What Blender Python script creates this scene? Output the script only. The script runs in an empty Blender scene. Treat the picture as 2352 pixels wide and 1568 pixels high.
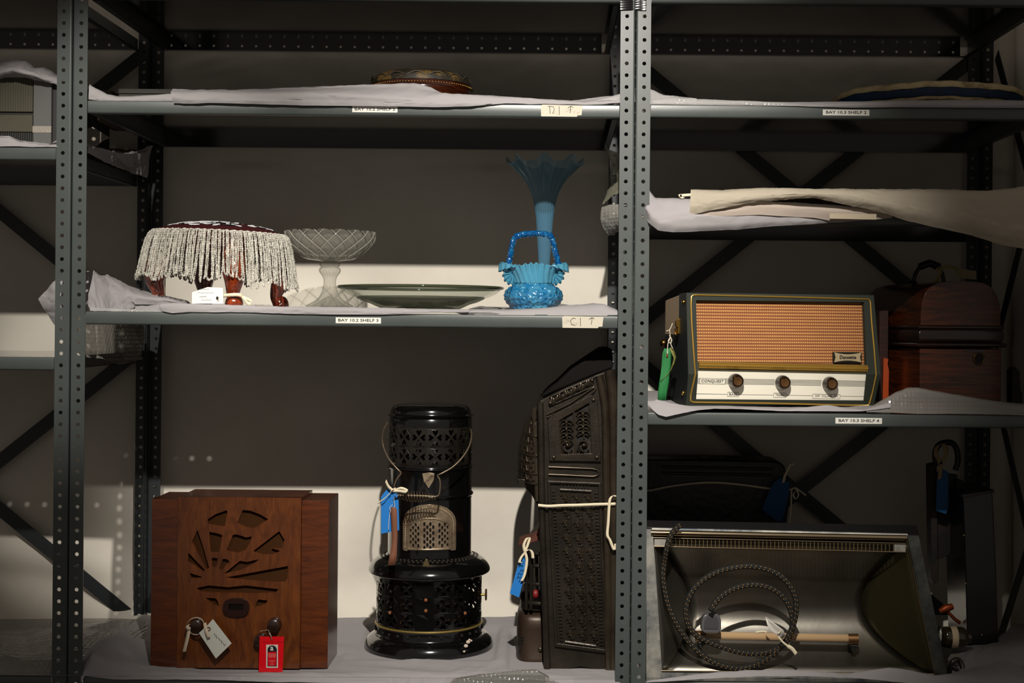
import bpy, bmesh, math, random
from mathutils import Vector, Matrix, noise
from mathutils.geometry import tessellate_polygon
rnd = random.Random(7)
PI = math.pi; TAU = 2*PI
scn = bpy.context.scene
C = scn.collection
# ---------------------------------------------------------------- camera
ZE = 1.30            # eye level above the floor
D = 3.06             # camera to the front plane of the racking
F = 3290.0           # focal length in pixels of a 2352 wide frame
PX, PY = 1270.0, 741.0
ROLL = math.radians(0.5)
cam = bpy.data.cameras.new('camera'); camo = bpy.data.objects.new('camera', cam); C.objects.link(camo)
cam.sensor_width = 36.0; cam.lens = F/2352*36.0
cam.shift_x = -(PX-1176)/2352; cam.shift_y = -(784-PY)/2352
cam.clip_start = 0.05
camo.matrix_world = Matrix.Translation((0, -D, ZE)) @ Matrix.Rotation(PI/2, 4, 'X') @ Matrix.Rotation(ROLL, 4, 'Z')
scn.camera = camo
# ---------------------------------------------------------------- world, exposure
w = bpy.data.worlds.new('store_room'); scn.world = w; w.use_nodes = True
w.node_tree.nodes['Background'].inputs[0].default_value = (0.57, 0.51, 0.45, 1)
w.node_tree.nodes['Background'].inputs[1].default_value = 0.27
vs = scn.view_settings
vs.view_transform = 'Standard'; vs.look = 'None'; vs.gamma = 1.0; vs.use_curve_mapping = False
vs.exposure = 0.0
cy = scn.cycles
cy.max_bounces = 10; cy.transparent_max_bounces = 24; cy.transmission_bounces = 10
cy.caustics_reflective = False; cy.caustics_refractive = False
cy.sample_clamp_indirect = 4.0
cy.use_denoising = True
# ---------------------------------------------------------------- the two ceiling spotlights of the aisle
def spot(name, loc, aim, watts, deg, blend, size, col):
    l = bpy.data.lights.new(name, 'SPOT'); o = bpy.data.objects.new(name, l); C.objects.link(o)
    l.energy = watts; l.spot_size = math.radians(deg); l.spot_blend = blend
    l.shadow_soft_size = size; l.color = col
    o.location = loc
    o.rotation_euler = (Vector(aim)-Vector(loc)).to_track_quat('-Z', 'Y').to_euler()
    return o
spot('ceiling_spotlight', (0.06, -2.30, ZE+1.51), (-0.01, 0.0, ZE-0.03), 480, 39, 0.85, 0.022, (1.0, 0.95, 0.87))
spot('ceiling_spotlight', (-0.82, -2.25, ZE+1.50), (-0.95, 0.0, ZE+0.20), 290, 21, 0.75, 0.022, (1.0, 0.95, 0.87))
# ---------------------------------------------------------------- helpers
CR, SR = math.cos(ROLL), math.sin(ROLL)
def W(px, py, Y):
    """a point of the place: depth Y behind the racking's front plane, seen at (px, py)"""
    dx, dy = px-PX, py-PY
    u = dx*CR+dy*SR; v = -dx*SR+dy*CR; k = (D+Y)/F
    return Vector((u*k, Y, ZE-v*k))
def WW(pts, Y): return [W(p[0], p[1], Y) for p in pts]
def XZ(pts, Y): return [(q.x, q.z) for q in WW(pts, Y)]
def S(Y): return F/(D+Y)

class MB:
    def __init__(s): s.v = []; s.f = []; s.m = []; s.mi = 0
    def add(s, vs, fs):
        b = len(s.v); s.v += [Vector(q) for q in vs]
        for f in fs: s.f.append([b+i for i in f]); s.m.append(s.mi)
        return s
    def box(s, x0, x1, y0, y1, z0, z1):
        vs = [(x, y, z) for x in (x0, x1) for y in (y0, y1) for z in (z0, z1)]
        return s.add(vs, [(0,1,3,2),(4,6,7,5),(0,4,5,1),(2,3,7,6),(0,2,6,4),(1,5,7,3)])
    def prism(s, poly, y0, y1, holes=(), f=None, back=True):
        """outline in (x,z) with holes, between depths y0 (front) and y1"""
        loops = [list(poly)]+[list(h) for h in holes]
        flat = [p for l in loops for p in l]
        tris = tessellate_polygon([[Vector((p[0], p[1], 0)) for p in l] for l in loops])
        g = f or (lambda x, y, z: (x, y, z))
        n = len(flat)
        vs = [g(p[0], y0, p[1]) for p in flat]+[g(p[0], y1, p[1]) for p in flat]
        fs = [tuple(t) for t in tris]
        if back: fs += [tuple(n+i for i in t[::-1]) for t in tris]
        b = 0
        for l in loops:
            k = len(l)
            for i in range(k):
                j = (i+1) % k; fs.append((b+i, b+j, n+b+j, n+b+i))
            b += k
        return s.add(vs, fs)
    def xprism(s, poly, x0, x1):
        """outline in (y,z) extruded along x"""
        n = len(poly)
        vs = [(x0, p[0], p[1]) for p in poly]+[(x1, p[0], p[1]) for p in poly]
        fs = [tuple(range(n)), tuple(range(2*n-1, n-1, -1))]+[(i, (i+1) % n, n+(i+1) % n, n+i) for i in range(n)]
        return s.add(vs, fs)
    def zprism(s, poly, z0, z1):
        n = len(poly)
        vs = [(p[0], p[1], z0) for p in poly]+[(p[0], p[1], z1) for p in poly]
        fs = [tuple(range(n)), tuple(range(2*n-1, n-1, -1))]+[(i, (i+1) % n, n+(i+1) % n, n+i) for i in range(n)]
        return s.add(vs, fs)
    def grid(s, rows, closeu=False, closev=False):
        nr, nc = len(rows), len(rows[0])
        vs = [p for r in rows for p in r]; fs = []
        for i in range(nr if closev else nr-1):
            for j in range(nc if closeu else nc-1):
                a = i*nc+j; b = i*nc+(j+1) % nc; c = ((i+1) % nr)*nc+(j+1) % nc; d = ((i+1) % nr)*nc+j
                fs.append((a, b, c, d))
        return s.add(vs, fs)
    def lathe(s, prof, cx, cy, z0=0, seg=48, fn=None, a0=0, a1=TAU):
        closed = abs(a1-a0-TAU) < 1e-6; n = seg if closed else seg+1
        rows = []
        for i, (r, z) in enumerate(prof):
            row = []
            for j in range(n):
                t = a0+(a1-a0)*j/seg
                rr, zz = fn(r, z, t, i) if fn else (r, z)
                row.append((cx+rr*math.cos(t), cy+rr*math.sin(t), z0+zz))
            rows.append(row)
        return s.grid(rows, closeu=closed)
    def tube(s, pts, r, seg=8, closed=False, caps=True, flat=1.0, flatdir=None):
        pts = [Vector(p) for p in pts]; n = len(pts)
        R = r if isinstance(r, (list, tuple)) else [r]*n
        rows = []; up = None
        for i, p in enumerate(pts):
            a = pts[(i-1) % n] if (closed or i > 0) else p
            b = pts[(i+1) % n] if (closed or i < n-1) else p
            t = (b-a); t = t.normalized() if t.length > 1e-9 else Vector((0, 0, 1))
            if up is None:
                up = flatdir and Vector(flatdir) or (Vector((0, 1, 0)) if abs(t.y) < .8 else Vector((1, 0, 0)))
            if flatdir: up = Vector(flatdir)
            u = up-t*up.dot(t)
            if u.length < 1e-6: u = t.orthogonal()
            u.normalize(); v = t.cross(u); up = u
            rows.append([p+(u*math.cos(TAU*j/seg)*flat+v*math.sin(TAU*j/seg))*R[i] for j in range(seg)])
        s.grid(rows, closeu=True, closev=closed)
        if caps and not closed:
            b = len(s.v)-n*seg
            s.f.append([b+j for j in range(seg)][::-1]); s.m.append(s.mi)
            s.f.append([b+(n-1)*seg+j for j in range(seg)]); s.m.append(s.mi)
        return s
    def ribbon(s, pts, wd, side, th=0.0006):
        """flat tape: pts centre line, side = width direction(s)"""
        pts = [Vector(p) for p in pts]; rows = []
        for i, p in enumerate(pts):
            sd = Vector(side[i] if isinstance(side, list) else side).normalized()
            wi = wd[i] if isinstance(wd, list) else wd
            rows.append([p-sd*wi/2, p+sd*wi/2])
        return s.grid(rows)
    def ball(s, c, rx, ry=None, rz=None, su=14, sv=9):
        ry = ry or rx; rz = rz or rx; rows = []
        for i in range(sv+1):
            a = PI*i/sv
            rows.append([(c[0]+rx*math.sin(a)*math.cos(TAU*j/su), c[1]+ry*math.sin(a)*math.sin(TAU*j/su), c[2]+rz*math.cos(a)) for j in range(su)])
        return s.grid(rows, closeu=True)
    def refine(s, mx):
        bm = bmesh.new(); vs = [bm.verts.new(v) for v in s.v]
        for f in s.f:
            try: bm.faces.new([vs[i] for i in f])
            except ValueError: pass
        bmesh.ops.remove_doubles(bm, verts=bm.verts, dist=1e-7)
        bmesh.ops.triangulate(bm, faces=bm.faces)
        for _ in range(4):
            e = [x for x in bm.edges if x.calc_length() > mx]
            if not e: break
            bmesh.ops.subdivide_edges(bm, edges=e, cuts=1); bmesh.ops.triangulate(bm, faces=bm.faces)
        bm.verts.index_update(); s.v = [v.co.copy() for v in bm.verts]; s.f = [[v.index for v in f.verts] for f in bm.faces]; s.m = [0]*len(s.f); bm.free()
        return s
    def build(s, name, mt, parent=None, smooth=None, bevel=0, solid=0, bseg=2, recalc=True, local=True, sub=0):
        me = bpy.data.meshes.new(name)
        off = Vector((0, 0, 0))
        if parent is not None:
            q = parent
            while q.parent: q = q.parent
            if not q.get('_local'): off = Vector(q.location)
        else:
            xs = [v.x for v in s.v]; ys = [v.y for v in s.v]; zs = [v.z for v in s.v]
            off = Vector(((min(xs)+max(xs))/2, (min(ys)+max(ys))/2, min(zs)))
        me.from_pydata([v-off for v in s.v], [], s.f)
        mts = mt if isinstance(mt, (list, tuple)) else [mt]
        for m in mts: me.materials.append(m)
        if len(mts) > 1: me.polygons.foreach_set('material_index', s.m)
        if recalc:
            bm = bmesh.new(); bm.from_mesh(me)
            bmesh.ops.remove_doubles(bm, verts=bm.verts, dist=1e-6)
            bmesh.ops.recalc_face_normals(bm, faces=bm.faces); bm.to_mesh(me); bm.free()
        if smooth:
            me.shade_smooth(); me.set_sharp_from_angle(angle=math.radians(smooth))
        o = bpy.data.objects.new(name, me); C.objects.link(o)
        if parent is not None: o.parent = parent
        else: o.location = off
        if solid:
            md = o.modifiers.new('thickness', 'SOLIDIFY'); md.thickness = solid; md.offset = 0
        if bevel:
            md = o.modifiers.new('rounding', 'BEVEL'); md.width = bevel; md.segments = bseg; md.limit_method = 'ANGLE'; md.angle_limit = math.radians(35)
            if not smooth: me.shade_smooth()
            md.harden_normals = True
        if sub:
            md = o.modifiers.new('sub', 'SUBSURF'); md.levels = sub; md.render_levels = sub
        return o

def tag(o, label=None, cat=None, group=None, kind=None):
    if label: o['label'] = label
    if cat: o['category'] = cat
    if group: o['group'] = group
    if kind: o['kind'] = kind
    return o
def thing(name, label, cat, loc, rz=0, group=None, local=False):
    o = bpy.data.objects.new(name, None); C.objects.link(o); o.empty_display_size = .02
    o.location = loc; o.rotation_euler = (0, 0, rz)
    if local or rz: o['_local'] = 1
    return tag(o, label, cat, group)
def copy_tree(o, parent=None):
    c = o.copy(); C.objects.link(c); c.parent = parent
    for ch in list(o.children): copy_tree(ch, c)
    return c
def text(parent, body, loc, size, mt, sx=1.0, rot=(PI/2, 0, 0), off=0.0, ext=0.0002, name='lettering', ax='CENTER'):
    cu = bpy.data.curves.new(name, 'FONT'); cu.body = body; cu.size = size; cu.extrude = ext; cu.offset = off
    cu.align_x = ax; cu.align_y = 'CENTER'; cu.resolution_u = 2
    cu.materials.append(mt)
    o0 = bpy.data.objects.new(name, cu); C.objects.link(o0)
    bpy.context.view_layer.update()
    me = bpy.data.meshes.new_from_object(o0.evaluated_get(bpy.context.evaluated_depsgraph_get())); me.name = name
    bpy.data.objects.remove(o0); o = bpy.data.objects.new(name, me); C.objects.link(o); o.parent = parent
    q = parent
    while q.parent: q = q.parent
    l = Vector(loc)
    if not q.get('_local'): l = l-Vector(q.location)
    o.location = l; o.rotation_euler = rot; o.scale = (sx, 1, 1)
    return o
def arc(cx, cz, r, a0, a1, n, rz=None):
    rz = rz or r
    return [(cx+r*math.cos(math.radians(a0+(a1-a0)*i/n)), cz+rz*math.sin(math.radians(a0+(a1-a0)*i/n))) for i in range(n+1)]
def lerp(a, b, t): return a+(b-a)*t
def spline(pts, n):
    """Catmull-Rom through points, n samples per span"""
    P = [Vector(p) for p in pts]; out = []
    for i in range(len(P)-1):
        p0 = P[i-1] if i else P[0]; p1 = P[i]; p2 = P[i+1]; p3 = P[i+2] if i+2 < len(P) else P[-1]
        for k in range(n):
            t = k/n
            out.append(.5*((2*p1)+(p2-p0)*t+(2*p0-5*p1+4*p2-p3)*t*t+(3*p1-p0-3*p2+p3)*t**3))
    out.append(P[-1]); return out
def resample(pts, n):
    P = [Vector(p) for p in pts]; L = [0]
    for a, b in zip(P, P[1:]): L.append(L[-1]+max((b-a).length, 1e-9))
    out = []; j = 0
    for i in range(n):
        d = L[-1]*i/(n-1)
        while j < len(L)-2 and L[j+1] < d: j += 1
        out.append(P[j].lerp(P[j+1], (d-L[j])/(L[j+1]-L[j])))
    return out

# ---------------------------------------------------------------- materials
def lin(c): return tuple((x/255/12.92 if x/255 <= .04045 else ((x/255+.055)/1.055)**2.4) for x in c)
def mat(name, col, rough=.5, metal=0.0, spec=.5, coat=0.0, var=None, bump=None, sheen=0, trans=0, ior=1.5, stretch=None, lin_=False):
    """var=(scale, colour2, low, high) noise mix; bump=(scale, strength, kind)"""
    m = bpy.data.materials.new(name); m.use_nodes = True; nt = m.node_tree; N = nt.nodes; L = nt.links
    b = N['Principled BSDF']
    c = tuple(col) if lin_ else lin(col)
    b.inputs['Base Color'].default_value = (*c, 1); b.inputs['Roughness'].default_value = rough
    b.inputs['Metallic'].default_value = metal; b.inputs['Specular IOR Level'].default_value = spec
    b.inputs['Coat Weight'].default_value = coat; b.inputs['Coat Roughness'].default_value = .08
    b.inputs['Transmission Weight'].default_value = trans; b.inputs['IOR'].default_value = ior
    if sheen: b.inputs['Sheen Weight'].default_value = sheen
    tc = N.new('ShaderNodeTexCoord'); mp = N.new('ShaderNodeMapping'); L.new(tc.outputs['Object'], mp.inputs[0])
    if stretch: mp.inputs['Scale'].default_value = stretch
    if var:
        n = N.new('ShaderNodeTexNoise'); n.inputs['Scale'].default_value = var[0]; n.inputs['Detail'].default_value = 6; n.inputs['Roughness'].default_value = .65
        L.new(mp.outputs[0], n.inputs[0])
        r = N.new('ShaderNodeMapRange'); r.inputs[1].default_value = var[2]; r.inputs[2].default_value = var[3]; L.new(n.outputs[0], r.inputs[0])
        x = N.new('ShaderNodeMix'); x.data_type = 'RGBA'; L.new(r.outputs[0], x.inputs[0])
        x.inputs[6].default_value = (*c, 1); x.inputs[7].default_value = (*lin(var[1]), 1)
        L.new(x.outputs[2], b.inputs['Base Color'])
    if bump:
        k = bump[2] if len(bump) > 2 else 'noise'
        if k == 'noise':
            t = N.new('ShaderNodeTexNoise'); t.inputs['Detail'].default_value = 5; o = t.outputs[0]
        elif k == 'cell':
            t = N.new('ShaderNodeTexVoronoi'); o = t.outputs[0]
        elif k == 'weave':
            t = N.new('ShaderNodeTexVoronoi'); t.distance = 'CHEBYCHEV'; t.inputs['Randomness'].default_value = 0; o = t.outputs[0]
        t.inputs['Scale'].default_value = bump[0]; L.new(mp.outputs[0], t.inputs[0])
        bp = N.new('ShaderNodeBump'); bp.inputs['Strength'].default_value = bump[1]; bp.inputs['Distance'].default_value = bump[3] if len(bump) > 3 else .002
        L.new(o, bp.inputs['Height']); L.new(bp.outputs[0], b.inputs['Normal'])
    return m
def thinmat(name, col, mixt, rough=.05, tint=(1, 1, 1), edge=.55, dcol=None, bump=None, glass=0.0):
    """thin-walled clear or tinted material: see-through share + gloss + a little body colour"""
    m = bpy.data.materials.new(name); m.use_nodes = True; nt = m.node_tree; N = nt.nodes; L = nt.links
    b = N['Principled BSDF']; b.inputs['Base Color'].default_value = (*lin(col), 1); b.inputs['Roughness'].default_value = rough
    b.inputs['Transmission Weight'].default_value = glass; b.inputs['IOR'].default_value = 1.5
    out = N['Material Output']
    tr = N.new('ShaderNodeBsdfTransparent'); tr.inputs[0].default_value = (*tint, 1)
    lw = N.new('ShaderNodeLayerWeight'); lw.inputs[0].default_value = .35
    mr = N.new('ShaderNodeMapRange'); mr.inputs[3].default_value = 1-mixt; mr.inputs[4].default_value = min(1, (1-mixt)+edge)
    L.new(lw.outputs['Facing'], mr.inputs[0])
    mx = N.new('ShaderNodeMixShader'); L.new(mr.outputs[0], mx.inputs[0]); L.new(tr.outputs[0], mx.inputs[1]); L.new(b.outputs[0], mx.inputs[2])
    L.new(mx.outputs[0], out.inputs[0])
    if bump:
        tc = N.new('ShaderNodeTexCoord')
        t = N.new('ShaderNodeTexVoronoi') if bump[2] == 'cell' else N.new('ShaderNodeTexNoise')
        if bump[2] == 'cell': t.inputs['Randomness'].default_value = .15
        t.inputs['Scale'].default_value = bump[0]; L.new(tc.outputs['Object'], t.inputs[0])
        bp = N.new('ShaderNodeBump'); bp.inputs['Strength'].default_value = bump[1]; bp.inputs['Distance'].default_value = .004
        L.new(t.outputs[0], bp.inputs['Height']); L.new(bp.outputs[0], b.inputs['Normal']); L.new(bp.outputs[0], lw.inputs['Normal'])
    return m
def papermat(name, col, tl=.35, rough=.8, var=None):
    m = mat(name, col, rough, spec=.25, bump=(160, .12, 'noise'), var=var)
    nt = m.node_tree; N = nt.nodes; L = nt.links
    t = N.new('ShaderNodeBsdfTranslucent'); t.inputs[0].default_value = (*lin(col), 1)
    mx = N.new('ShaderNodeMixShader'); mx.inputs[0].default_value = tl
    L.new(N['Principled BSDF'].outputs[0], mx.inputs[1]); L.new(t.outputs[0], mx.inputs[2]); L.new(mx.outputs[0], N['Material Output'].inputs[0])
    return m
def woodmat(name, c1, c2, scale=(1, 1, 10), rough=.3, coat=.5, sc=6, dist=2.5):
    m = bpy.data.materials.new(name); m.use_nodes = True; nt = m.node_tree; N = nt.nodes; L = nt.links
    b = N['Principled BSDF']; b.inputs['Roughness'].default_value = rough; b.inputs['Coat Weight'].default_value = coat; b.inputs['Coat Roughness'].default_value = .12
    tc = N.new('ShaderNodeTexCoord'); mp = N.new('ShaderNodeMapping'); mp.inputs['Scale'].default_value = scale; L.new(tc.outputs['Object'], mp.inputs[0])
    n1 = N.new('ShaderNodeTexNoise'); n1.inputs['Scale'].default_value = sc; n1.inputs['Detail'].default_value = 8; n1.inputs['Distortion'].default_value = dist; L.new(mp.outputs[0], n1.inputs[0])
    n2 = N.new('ShaderNodeTexNoise'); n2.inputs['Scale'].default_value = sc*9; n2.inputs['Detail'].default_value = 4; L.new(mp.outputs[0], n2.inputs[0])
    ad = N.new('ShaderNodeMath'); ad.operation = 'MULTIPLY_ADD'; L.new(n2.outputs[0], ad.inputs[0]); ad.inputs[1].default_value = .45; L.new(n1.outputs[0], ad.inputs[2])
    r = N.new('ShaderNodeMapRange'); r.inputs[1].default_value = .5; r.inputs[2].default_value = .95; L.new(ad.outputs[0], r.inputs[0])
    x = N.new('ShaderNodeMix'); x.data_type = 'RGBA'; x.inputs[6].default_value = (*lin(c1), 1); x.inputs[7].default_value = (*lin(c2), 1)
    L.new(r.outputs[0], x.inputs[0]); L.new(x.outputs[2], b.inputs['Base Color'])
    return m
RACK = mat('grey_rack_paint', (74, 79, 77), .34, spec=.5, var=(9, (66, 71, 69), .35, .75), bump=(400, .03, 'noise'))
RACKD = mat('shaded_rack_paint', (40, 44, 45), .4, spec=.4)  # the rack paint again, with the shade at the rear put into it
SHEETW = mat('dust_sheet_cloth', (226, 219, 206), .95, spec=.1, var=(2.2, (206, 198, 184), .3, .75), bump=(260, .10, 'noise'))
TISSUE = papermat('tissue_paper', (176, 171, 172), .25)
TISSUEW = papermat('warm_tissue_paper', (188, 177, 158), .25)
BUBBLE = thinmat('bubble_wrap', (200, 198, 196), .55, .12, (.93, .92, .91), bump=(105, .9, 'cell'))
BUBBLED = thinmat('grey_bubble_wrap', (120, 118, 112), .30, .18, (.8, .8, .79), bump=(105, .9, 'cell'))
LABELW = mat('label_paper', (225, 222, 212), .7)
MASKT = mat('masking_tape', (198, 190, 172), .75, var=(40, (120, 110, 98), .58, .75))
INK = mat('black_ink', (18, 16, 16), .6)
RIB = mat('cotton_tape', (226, 212, 182), .85, bump=(500, .2, 'noise'))
STRING = mat('white_string', (214, 204, 184), .85)
BLUETAG = mat('blue_card', (12, 112, 190), .65)
BRASS = mat('brass', (214, 170, 84), .25, 1.0)
BLACKG = mat('black_gloss_enamel', (9, 9, 9), .14, spec=.5, coat=.6, var=(30, (46, 34, 24), .66, .80))
IRON = mat('cast_iron', (60, 54, 46), .34, .6, spec=.5, var=(14, (36, 31, 26), .35, .7), bump=(180, .25, 'noise'))
DARKM = mat('hole_shade', (10, 9, 8), .7)

# ---------------------------------------------------------------- paper and cloth sheets
_dirs = []
_r = random.Random(3)
for k in range(7):
    a = _r.uniform(0, TAU); b = _r.uniform(-.9, .9)
    _dirs.append((Vector((math.cos(a), math.sin(a)*.8, b)).normalized(), _r.uniform(.7, 1.6), _r.uniform(0, 9)))
def crumple(p, f, seed=0):
    q = p*f; q = q+Vector((noise.noise(q*.7+Vector((seed, 0, 0))), noise.noise(q*.7+Vector((0, seed, 5))), noise.noise(q*.7+Vector((9, 0, seed)))))*1.1
    s = 0; wt = 0
    for k, (d, g, ph) in enumerate(_dirs):
        x = d.dot(q)*g*(1+.35*k)+ph+seed*.37
        t = abs((x % 1)-.5)*2; a = 1/(1+.6*k)
        s += (1-t**.8)*a; wt += a
    return s/wt*2-1
def sheetmesh(rows, nx, ny, amp, freq, seed=0, smooth_rows=True, fine=.25):
    R = [resample([W(*p) for p in r], nx) for r in rows]
    cols = [spline([R[i][j] for i in range(len(R))], ny) for j in range(nx)]
    G = [[cols[j][i] for j in range(nx)] for i in range(len(cols[0]))]
    nr = len(G); H = [[None]*nx for _ in range(nr)]
    for i in range(nr):
        for j in range(nx):
            a = G[min(i+1, nr-1)][j]-G[max(i-1, 0)][j]; b = G[i][min(j+1, nx-1)]-G[i][max(j-1, 0)]
            n = a.cross(b)
            n = n.normalized() if n.length > 1e-12 else Vector((0, -1, 0))
            if n.z < 0: n = -n
            p = G[i][j]
            am = amp(i/(nr-1), j/(nx-1)) if callable(amp) else amp
            H[i][j] = p+n*am*(crumple(p, freq, seed)+fine*crumple(p, freq*3.3, seed+4))
    return H
def sheet(name, label, cat, rows, nx, ny, amp, freq, mt, seed=0, group=None, parent=None, smooth=24, solid=0, fine=.25):
    mb = MB(); mb.grid(sheetmesh(rows, nx, ny, amp, freq, seed, fine=fine))
    o = mb.build(name, mt, parent, smooth=smooth, recalc=False, solid=solid)
    if parent is None: tag(o, label, cat, group)
    return o
# ================================================================ setting
fl = MB(); fl.box(-3.2, 3.2, -3.6, .95, -.03, 0)
tag(fl.build('floor', mat('concrete_floor', (70, 66, 62), .8, var=(4, (58, 54, 50), .3, .7))), 'grey concrete floor under the racking', 'floor', kind='structure')
# cloth hung behind the racking
def wallY(x, z):
    y = .640+.004*noise.noise(Vector((x*1.7, z*1.2, 3)))
    if z > ZE+.40: y += .010*noise.noise(Vector((x*3.1, z*7, 8)))+.006*crumple(Vector((x, .3, z)), 5, 2)
    if z < ZE-.44:
        k = min(1, (ZE-.44-z)/.2); y += k*.0035*crumple(Vector((x*.6, 0, z)), 5, 5)
    lo = ZE-.66
    if z < lo: y -= ((lo-z)/.12)**2*.07
    if x < -.6 and z < ZE-.45:
        q = min(1, (-.6-x)/.5); y += q*.010*math.sin((z-ZE)*34+x*9+2*noise.noise(Vector((x*2, z*3, 0))))*min(1, (ZE-.45-z)/.2)
    return y
mb = MB(); nx, nz = 230, 170
mb.grid([[(-2.1+3.42*i/nx, wallY(-2.1+3.42*i/nx, ZE-.80+1.75*j/nz), ZE-.80+1.75*j/nz) for i in range(nx+1)] for j in range(nz+1)])
wall = mb.build('wall_back', SHEETW, smooth=60, recalc=False)
tag(wall, 'pale dust sheet hung across the wall behind the shelves', 'wall', kind='structure')
mb = MB()
mb.grid([[(1.175+.012*math.sin(y*31)+.008*noise.noise(Vector((y*6, z*2, 1))), y, z) for y in [(-.05+.78*i/40) for i in range(41)]] for z in [ZE-.80+1.75*j/50 for j in range(51)]])
tag(mb.build('wall_right', SHEETW, smooth=60, recalc=False), 'pale dust sheet hung at the right end of the racking', 'wall', kind='structure')

# ================================================================ racking
PL, PM, PR, PLL = -1.0315, .1716, 1.087, -1.9465
HW = .0325; PITCH = .0252
def strip(mb, o, du, dn, width, pitch, z0, count, r, th=.0018, vert=Vector((0, 0, 1)), hoff=0.0, seg=16):
    """perforated strip: o start corner, du across, vert along, dn thickness direction"""
    hw = width/2; hp = pitch/2
    angs = []
    ca = math.atan2(hp, hw)
    for k in range(seg):
        a = TAU*k/seg
        q = round(a/(PI/4))
        if abs(a-q*PI/4) < 1e-6 and q % 2 == 1:
            a = {1: ca, 3: PI-ca, 5: PI+ca, 7: TAU-ca}[q]
        angs.append((a, TAU*k/seg))
    o = Vector(o)
    for c in range(count):
        ctr = o+du*hw+vert*(hp+c*pitch)
        vs = []
        for a, ra in angs:
            t = min(hw/max(abs(math.cos(a)), 1e-9), hp/max(abs(math.sin(a)), 1e-9))
            ou = du*(math.cos(a)*t)+vert*(math.sin(a)*t)
            inn = du*(math.cos(ra)*r+hoff)+vert*(math.sin(ra)*r)
            vs += [ctr+ou, ctr+inn, ctr+inn+dn*th, ctr+ou+dn*th]
        fs = []
        for k in range(seg):
            a = 4*k; b = 4*((k+1) % seg)
            fs += [(a, b, b+1, a+1), (a+1, b+1, b+2, a+2), (a+2, b+2, b+3, a+3)]
        mb.add(vs, fs)
    L_ = count*pitch
    for sgn in (0, 1):
        e = o+du*(width*sgn)
        mb.add([e, e+vert*L_, e+vert*L_+dn*th, e+dn*th], [(0, 1, 2, 3)])
ZH = ZE+.656       # a hole centre
NC = 84
ZB = ZH-PITCH*.5-PITCH*77
def angle_mb(cx, sgn, Y, dirn):
    """one L section: face in the X-Z plane at Y, flange from the middle going in direction dirn along Y"""
    mb = MB(); r = .004
    x0 = cx+sgn*(.0009+r)
    strip(mb, (x0, Y, ZB), Vector((sgn, 0, 0)), Vector((0, dirn, 0)), HW-.0009-r, PITCH, ZB, NC, .0042)
    rows = []
    for k in range(6):
        a = PI/2*k/5
        p = (x0-sgn*r*math.sin(a), Y+dirn*r*(1-math.cos(a)))
        rows.append([(p[0], p[1], ZB), (p[0], p[1], ZB+NC*PITCH)])
    mb.grid(rows)
    strip(mb, (cx+sgn*.0009, Y+dirn*r, ZB), Vector((0, dirn, 0)), Vector((sgn, 0, 0)), .028, PITCH, ZB, NC, .0042)
    return mb
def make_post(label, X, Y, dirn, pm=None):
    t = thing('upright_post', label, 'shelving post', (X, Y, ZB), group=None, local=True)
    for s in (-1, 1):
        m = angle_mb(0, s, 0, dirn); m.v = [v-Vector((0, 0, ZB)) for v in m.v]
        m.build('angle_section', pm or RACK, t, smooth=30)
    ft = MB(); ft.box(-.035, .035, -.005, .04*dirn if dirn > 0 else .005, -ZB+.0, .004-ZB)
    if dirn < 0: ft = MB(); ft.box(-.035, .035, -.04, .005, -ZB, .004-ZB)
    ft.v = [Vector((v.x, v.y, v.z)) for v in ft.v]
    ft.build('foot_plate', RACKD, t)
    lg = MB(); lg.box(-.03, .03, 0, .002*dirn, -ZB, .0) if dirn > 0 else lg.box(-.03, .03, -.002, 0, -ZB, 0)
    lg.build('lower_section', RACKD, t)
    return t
p0 = make_post('grey perforated front post between the left and middle bays', PL, 0, 1)
p1 = copy_tree(p0); p1.location.x = PM; p1['label'] = 'grey perforated front post beside the radio, black tape round its top'
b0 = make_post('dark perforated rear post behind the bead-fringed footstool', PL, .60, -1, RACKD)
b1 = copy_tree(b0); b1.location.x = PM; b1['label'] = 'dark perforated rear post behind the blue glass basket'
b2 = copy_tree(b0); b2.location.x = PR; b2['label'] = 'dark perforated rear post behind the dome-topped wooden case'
# black tape round the top of the middle front post
mb = MB()
rows = []
for k in range(30):
    z = ZE+.668+.045*k/29
    wv = .0015*math.sin(k*1.9)+.0008*math.sin(k*4.3)
    rows.append([(PM-HW-.001-wv*.3, .03, z), (PM-HW-.001, -.003-wv*.4, z), (PM-.012, -.0035-wv*.5, z+.001), (PM-.002, .002+wv, z), (PM+.010, -.0035-wv*.4, z), (PM+.022, -.003, z+.001*math.sin(k)), (PM+.024, .03, z)])
mb.grid(rows)
tp = mb.build('black_tape', mat('black_tape', (16, 14, 14), .22, spec=.6), smooth=50, recalc=False)
tag(tp, 'black sticky tape wound round the top of the middle front post', 'tape')

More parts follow.
